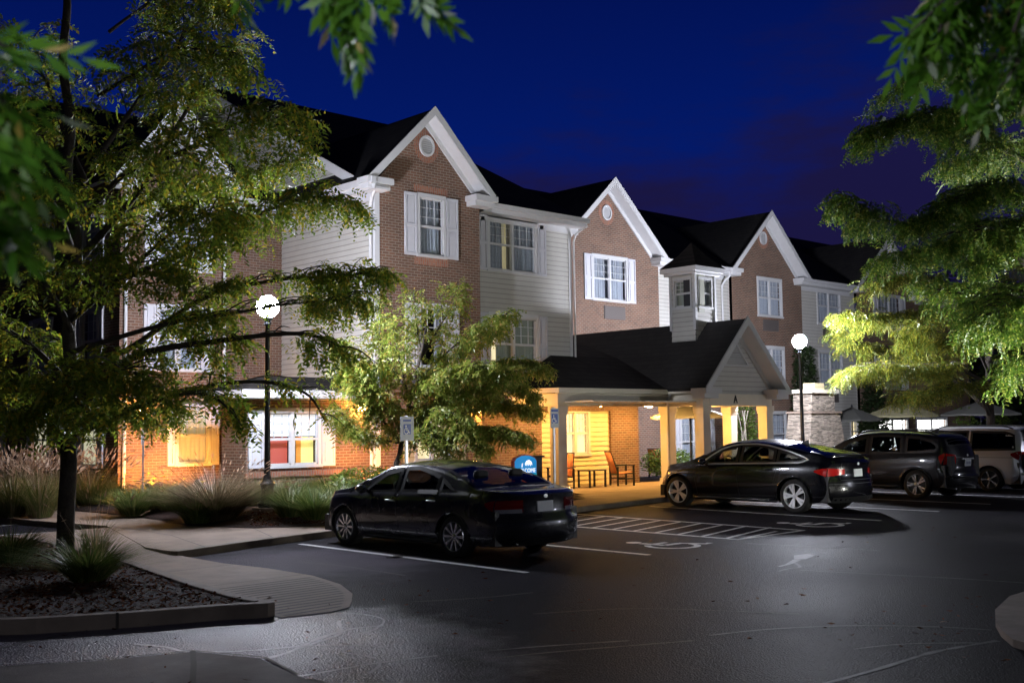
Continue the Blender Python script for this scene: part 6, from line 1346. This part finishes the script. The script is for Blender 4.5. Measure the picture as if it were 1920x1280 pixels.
# ================================================================ STREET FURNITURE
def lamp(loc, label, H=4.45, gm='globe_l'):
    root = thing('street_lamp', loc, label, 'street lamp', 'globe lamps round the lot'); m = MB(); x, y, z = loc
    m.prism([(x-.24,y-.24),(x+.24,y-.24),(x+.24,y+.24),(x-.24,y+.24)], z-.1, z+.10); m.build('footing', MT['concrete'], root, bevel=.02)
    m = MB(); m.lathe([(.19,.10),(.20,.14),(.20,.20),(.15,.24),(.13,.5),(.15,.56),(.16,.60),(.13,.64),(.10,.70),(.075,.78),(.07,.9)], loc, 20); m.build('base', MT['metal_dark'], root, smooth=False)
    m = MB(); m.lathe([(.068,.85),(.06,2.2),(.052,H-.42),(.075,H-.40),(.08,H-.36),(.06,H-.32),(.11,H-.27),(.12,H-.235),(.05,H-.22)], loc, 16); m.build('post', MT['metal_dark'], root, smooth=True)
    me = bpy.data.meshes.new('globe'); bm = bmesh.new(); bmesh.ops.create_icosphere(bm, subdivisions=2, radius=.25); bm.to_mesh(me); bm.free(); me.materials.append(MT[gm])
    me.polygons.foreach_set('use_smooth', [True]*len(me.polygons)); g = bpy.data.objects.new('globe', me); COL.objects.link(g); g.parent = root; g.location = (0,0,H)
    return root
LL = at(500, 957, 10); 
lamp((12.75, 21.35, .26), 'lit globe lamp on a black post seen through the branches of the big left tree', H=4.40)
rp_ = at(1499, 640, 38.6); lamp((rp_.x, rp_.y, .12), 'lit globe lamp on a black post beside the gabled porch and stone chimney', H=rp_.z-.12, gm='globe_r')
lamp((42.0, -10.0, .05), 'assumed tall globe lamp on a black post, added out of view far beyond the right edge', H=6.0, gm='globe_side_assumed')  # assumed lamp out of frame, added to light the gable fronts
lamp((-2.0, .2, .05), 'assumed globe lamp on a black post, added out of view behind the camera', H=4.6, gm='globe_rear_assumed')  # unseen lamp assumed here to brighten the overhanging leaves and island kerb
def parking_sign(x, y, z, H, label, bend=0, size=(.32,.48)):
    root = thing('parking_sign', (x, y, z), label, 'parking sign', 'accessible parking signs'); m = MB(); tp = Vector((x-bend, y, z+H)); m.bar((x,y,z-.1), tp, .055, .035, up=(0,1,0)); m.build('post', MT['steel'], root)
    w, h = size; yy = y-.03; m = MB(); x -= bend; zc = z+H-h/2-.02
    m.box(x-w/2, x+w/2, yy-.006, yy, zc-h/2, zc+h/2); s = m.build('sign_plate', MT['sign_back'], root, bevel=.004)
    q = MB(); q.box(x-.10, x+.10, yy-.009, yy-.006, zc-.12, zc+.10); q.build('blue_panel', MT['sign_blue'], s)
    q = MB(); q.box(x-.11, x+.11, yy-.009, yy-.006, zc+.15, zc+.20); q.build('lettering_band', MT['sign_blue'], s)
    q = MB(); m2 = MB(); access_symbol(m2, 0, 0, .17, 0, .10); q.add([(x-.03+v[0]*1.0-.01, yy-.0115, zc-.09+v[1]) for v in m2.v], m2.f); q.build('wheelchair_symbol', MT['sign_white'], s)
    return root
MT['sign_back'] = plain('sign_white_sheet', (.42,.44,.46), .4); MT['sign_blue'] = plain('sign_blue', (.02,.06,.30), .4); MT['sign_white'] = plain('sign_symbol', (.7,.7,.7), .4)
g = ground_at(267, 955, .15); parking_sign(g.x, g.y, .14, 2.05, 'accessible parking sign seen edge on by the orange lit wall at left', bend=.04).rotation_euler.z = math.radians(-122)
g = at(762, 860, 24.2); parking_sign(g.x, g.y, .15, 2.12, 'accessible parking sign in front of the bushy yellow green tree', size=(.36,.52))
g = at(1040, 900, 26.5); parking_sign(g.x, g.y, .12, 2.32, 'accessible parking sign in front of the white corner column of the porch', size=(.28,.46))
# chairs and table under the porch
def chair(loc, rz, label):
    root = thing('porch_chair', loc, label, 'chair', 'sling chairs under the porch', rz=rz); K = MT['metal_dark']
    def put(m, nm, mt, par=root, **k):
        o = m.build(nm, mt, None, **k); o.parent = par; return o
    for sx in (-.3, .3):
        for sy in (-.28, .26):
            m = MB(); m.box(sx-.025, sx+.025, sy-.025, sy+.025, 0, .62 if sy < 0 else .60); put(m, 'leg', K)
        m = MB(); m.box(sx-.035, sx+.035, -.32, .34, .62, .65); put(m, 'armrest', K)
        m = MB(); m.box(sx-.02, sx+.02, -.255, .235, .2, .24); put(m, 'stretcher', K)
    m = MB(); m.box(-.275, .275, -.30, -.26, .36, .42); m.box(-.275, .275, .22, .26, .33, .38); put(m, 'seat_frame', K)
    m = MB(); m.add([(-.27,-.28,.43),(.27,-.28,.43),(.27,.0,.40),(-.27,.0,.40),(.27,.24,.37),(-.27,.24,.37),(.25,.34,.72),(-.25,.34,.72),(.23,.46,1.04),(-.23,.46,1.04)], [(0,1,2,3),(3,2,4,5),(5,4,6,7),(7,6,8,9)]); o = put(m, 'sling', MT['sling'], smooth=True)
    s = o.modifiers.new('solid', 'SOLIDIFY'); s.thickness = .015
    m = MB(); m.tube([(-.27,.24,.37),(-.255,.34,.72),(-.235,.46,1.06),(.235,.46,1.06),(.255,.34,.72),(.27,.24,.37)], .018, 6); put(m, 'back_frame', K)
chair((24.35, 23.95, .12), math.radians(-70), 'orange sling chair with its back half hidden behind the white corner column')
chair((26.85, 23.75, .12), math.radians(65), 'orange sling chair beside the lit brick at the right end of the porch')
r = thing('side_table', (25.6, 23.85, .12), 'low dark side table between the two orange porch chairs', 'table'); x, y, z = 25.6, 23.85, .12
m = MB(); m.box(x-.38, x+.38, y-.26, y+.26, z+.50, z+.535); m.build('table_top', MT['metal_dark'], r)
for sx in (-.35, .35):
    for sy in (-.23, .23): m = MB(); m.box(x+sx-.025, x+sx+.025, y+sy-.025, y+sy+.025, z, z+.5); m.build('leg', MT['metal_dark'], r)
chair((34.0, 25.6, .06), math.radians(200), 'orange sling chair seen between the columns of the gabled porch')
chair((32.9, 27.2, .06), math.radians(100), 'reddish sling chair in shadow behind the low shrub')
def ground_light(loc, aim, label, k=1.0, lens='warm_flood', h=.28):
    root = thing('added_floodlight', loc, label, 'ground light', 'added or assumed floodlights'); p = Vector(loc); d = Vector(aim).normalized(); m = MB(); m.tube([p, p+Vector((0,0,h-.03))], .015, 6); root_s = m.build('stake', MT['metal_dark'], root)
    m = MB(); c = p+Vector((0,0,h)); m.tube([c-d*.125*k, c-d*.12*k, c+d*.06*k], [.001,.05*k,.085*k], 12, cap=False); m.build('shade', MT['metal_dark'], root)
    m = MB(); m.tube([c-d*.02*k, c+d*.0*k], [.064*k,.066*k], 12); m.build('lens', MT[lens], root)
ground_light((14.2, 27.2, .15), (.05,.9,.35), 'assumed small warm floodlight in the bed washing the brick at the far left', h=.5); ground_light((12.9, 27.3, .13), (.15,.9,.35), 'assumed small warm floodlight among the daylilies facing the orange brick', h=.5); ground_light((16.9, 23.2, .25), (.35,.75,.75), 'assumed small warm floodlight in the bed washing the brick by the bushy tree')  # three assumed floodlights, not seen, placed for the orange glow on the brick
MT['cool_flood'] = emit('cool_flood_lens', (1,1,.9), 3300)
ground_light((24.6, 7.2, .0), (-.55,.40,.80), 'added pale floodlight on a stake out of view brightening the right hand locust', 2.4, 'cool_flood'); ground_light((19.8, 6.2, .0), (.02,.62,.78), 'added pale floodlight out of view, the nearer one under the right hand locust', 1.9, 'cool_flood')  # two added, unseen uplights that brighten the pale locust crown
# welcome sign: cabinet on a short pedestal
wc = at(984, 884, 27.6); wx, wy, wz = wc.x, wc.y, wc.z
r = thing('welcome_sign', (wx, wy, .12), 'small lit blue and orange welcome sign behind the sedan', 'sign'); 
m = MB(); m.box(wx-.18, wx+.62, wy+.02, wy+.24, .12, wz+.34); m.box(wx+.0, wx+.68, wy-.02, wy+.28, wz+.34, wz+.38); m.build('cabinet', MT['blackplastic'], r, bevel=.01)
RZ = 0
top = [(-.36,-.12),(-.36,.26),(-.30,.33),(-.15,.385),(0,.40),(.15,.385),(.30,.33),(.36,.26),(.36,-.12)]
bot = [(.36,-.12),(.36,-.24),(.30,-.31),(.12,-.36),(0,-.37),(-.12,-.36),(-.30,-.31),(-.36,-.24),(-.36,-.12)]
def plate(poly, y0, y1, nm, mt, par):
    m = MB(); n = len(poly); m.add([(wx-.05+a, y0, wz+c) for a, c in poly]+[(wx-.05+a, y1, wz+c) for a, c in poly], [tuple(range(n)), tuple(range(2*n-1, n-1, -1))]+[(i, (i+1)%n, n+(i+1)%n, n+i) for i in range(n)]); return m.build(nm, mt, par)
MT['sg_blue'] = emit('sign_lit_blue', (.0,.30,.75), .55, (.02,.2,.5)); MT['sg_teal'] = emit('sign_lit_teal', (.0,.50,.62), .6, (.02,.3,.4)); MT['sg_or'] = emit('sign_lit_orange', (1,.14,.01), .7, (.5,.1,.02)); MT['sg_w'] = emit('sign_lit_white', (1,1,1), 1.0); MT['sg_rim'] = plain('sign_rim', (.45,.05,.05), .4)
full = top[:-1]+bot[:-1]
f = plate([(a*1.07, c*1.06) for a, c in full], wy-.08, wy+.02, 'sign_rim', MT['sg_rim'], r)
f1 = plate(top, wy-.095, wy-.08, 'blue_panel', MT['sg_blue'], r); plate(bot, wy-.094, wy-.08, 'orange_panel', MT['sg_or'], r)
plate([(-.36,-.12),(-.2,-.10),(0,-.085),(.2,-.10),(.36,-.12),(.36,-.05),(-.36,-.05)], wy-.098, wy-.095, 'teal_band', MT['sg_teal'], f1)
text_mesh('WELCOME', 'lettering', .145, (wx-.05, wy-.099, wz+.03), RX, MT['sg_w'], f1, ext=.004, sx=.92)
m = MB(); P = lambda a, c: (wx-.05+a, wy-.099, wz+c)
m.add([P(-.04,.20),P(.02,.27),P(.11,.29),P(.19,.24),P(.22,.15),P(.18,.19),P(.15,.13),P(.12,.20),P(.07,.14),P(.04,.21),P(-.0,.14)], [tuple(range(11))]); m.add([P(-.15,.12),P(-.12,.12),P(-.10,.22),P(-.14,.20)], [(0,1,2,3)]); m.build('emblem', MT['sg_w'], f1)
# outdoor stone fireplace
cp = at(1527, 780, 43.5); cx, cy = cp.x, cp.y
r = thing('stone_fireplace', (cx, cy, .05), 'stacked stone outdoor fireplace with a pale cap beside the right lamp post', 'fireplace')
m = MB(); w0, w1 = 1.45, .92
m.add([(cx-w0,cy-.6,.05),(cx+w0,cy-.6,.05),(cx+w0,cy+.6,.05),(cx-w0,cy+.6,.05),(cx-w1-.1,cy-.5,2.35),(cx+w1+.1,cy-.5,2.35),(cx+w1+.1,cy+.5,2.35),(cx-w1-.1,cy+.5,2.35)], [(0,1,5,4),(1,2,6,5),(2,3,7,6),(3,0,4,7),(4,5,6,7)]); m.box(cx-w1+.12, cx+w1-.12, cy-.42, cy+.42, 2.43, 3.12); m.build('stone_body', MT['stone'], r, bevel=.02)
m = MB(); m.box(cx-w1-.16, cx+w1+.16, cy-.56, cy+.56, 2.35, 2.43); m.build('mantel_slab', MT['concrete'], r); m = MB(); m.box(cx-w1-.02, cx+w1+.02, cy-.54, cy+.54, 3.12, 3.26); m.build('cap_slab', MT['cream'], r); m = MB(); m.box(cx-.32, cx+.36, cy-.25, cy+.25, 3.26, 3.52); m.build('flue', MT['siding_cream'], r)
# umbrellas
def umbrella(px_, py_, dep, R, mat, label, n=8, rise=.5):
    p = at(px_, py_, dep); x, y, z = p.x, p.y, p.z      # apex
    root = thing('patio_umbrella', (x, y, .06), label, 'umbrella', 'patio umbrellas'); ze = z-rise; m = MB(); rows = []
    for t in (0, .35, .7, 1.0):
        rows.append([(x+R*t*math.cos(2*PI*k/(n*2))*(1 if k % 2 == 0 else .945), y+R*t*math.sin(2*PI*k/(n*2))*(1 if k % 2 == 0 else .945), z-rise*t**1.08-(.0 if k % 2 == 0 else .03*t)) for k in range(n*2)])
    vs = [v for r_ in rows for v in r_]; k2 = n*2; m.add(vs, [(i*k2+k, i*k2+(k+1)%k2, (i+1)*k2+(k+1)%k2, (i+1)*k2+k) for i in range(3) for k in range(k2)])
    e = rows[-1]; b = len(m.v); m.add(e+[(a, c, d-.07) for a, c, d in e], [(k, (k+1)%k2, k2+(k+1)%k2, k2+k) for k in range(k2)]); m.build('canopy', mat, root)
    m = MB(); m.tube([(x,y,.06),(x,y,z+.04)], .025, 8); m.lathe([(.04,.0),(.045,.05),(.001,.12)], (x,y,z), 8); m.build('pole', MT['metal_dark'], root)
    m = MB()
    for k in range(n): a = 2*PI*k/n; m.bar((x,y,z-.03), (x+R*.98*math.cos(a), y+R*.98*math.sin(a), ze-.01), .02, .02)
    m.build('rib', MT['metal_dark'], root); m = MB(); m.lathe([(.28,0),(.28,.06),(.06,.10)], (x,y,.06), 14); m.build('base', MT['metal_dark'], root)
umbrella(1597, 763, 46.0, 1.25, MT['umbrella_dark'], 'dark patio umbrella next to the stone fireplace'); umbrella(1690, 752, 47.5, 1.6, MT['umbrella_tan'], 'large olive tan patio umbrella in the middle of the patio', rise=.6)
umbrella(1838, 752, 54.0, 1.9, MT['umbrella_white'], 'pale patio umbrella behind the golden tree trunk at far right', rise=.6); umbrella(1293, 757, 38.5, 1.35, MT['umbrella_white'], 'pale patio umbrella seen through the gabled porch', rise=.42)
# ================================================================ RENDER SETTINGS
SC.view_settings.view_transform = 'Standard'; SC.view_settings.look = 'None'; SC.view_settings.exposure = 0; SC.view_settings.gamma = 1
SC.render.engine = 'CYCLES'; SC.cycles.use_denoising = True; SC.cycles.max_bounces = 5; SC.cycles.diffuse_bounces = 3; SC.cycles.glossy_bounces = 3; SC.cycles.transmission_bounces = 4; SC.cycles.transparent_max_bounces = 12
SC.cycles.sample_clamp_indirect = 4; SC.cycles.caustics_reflective = False; SC.cycles.caustics_refractive = False; SC.cycles.use_light_tree = True
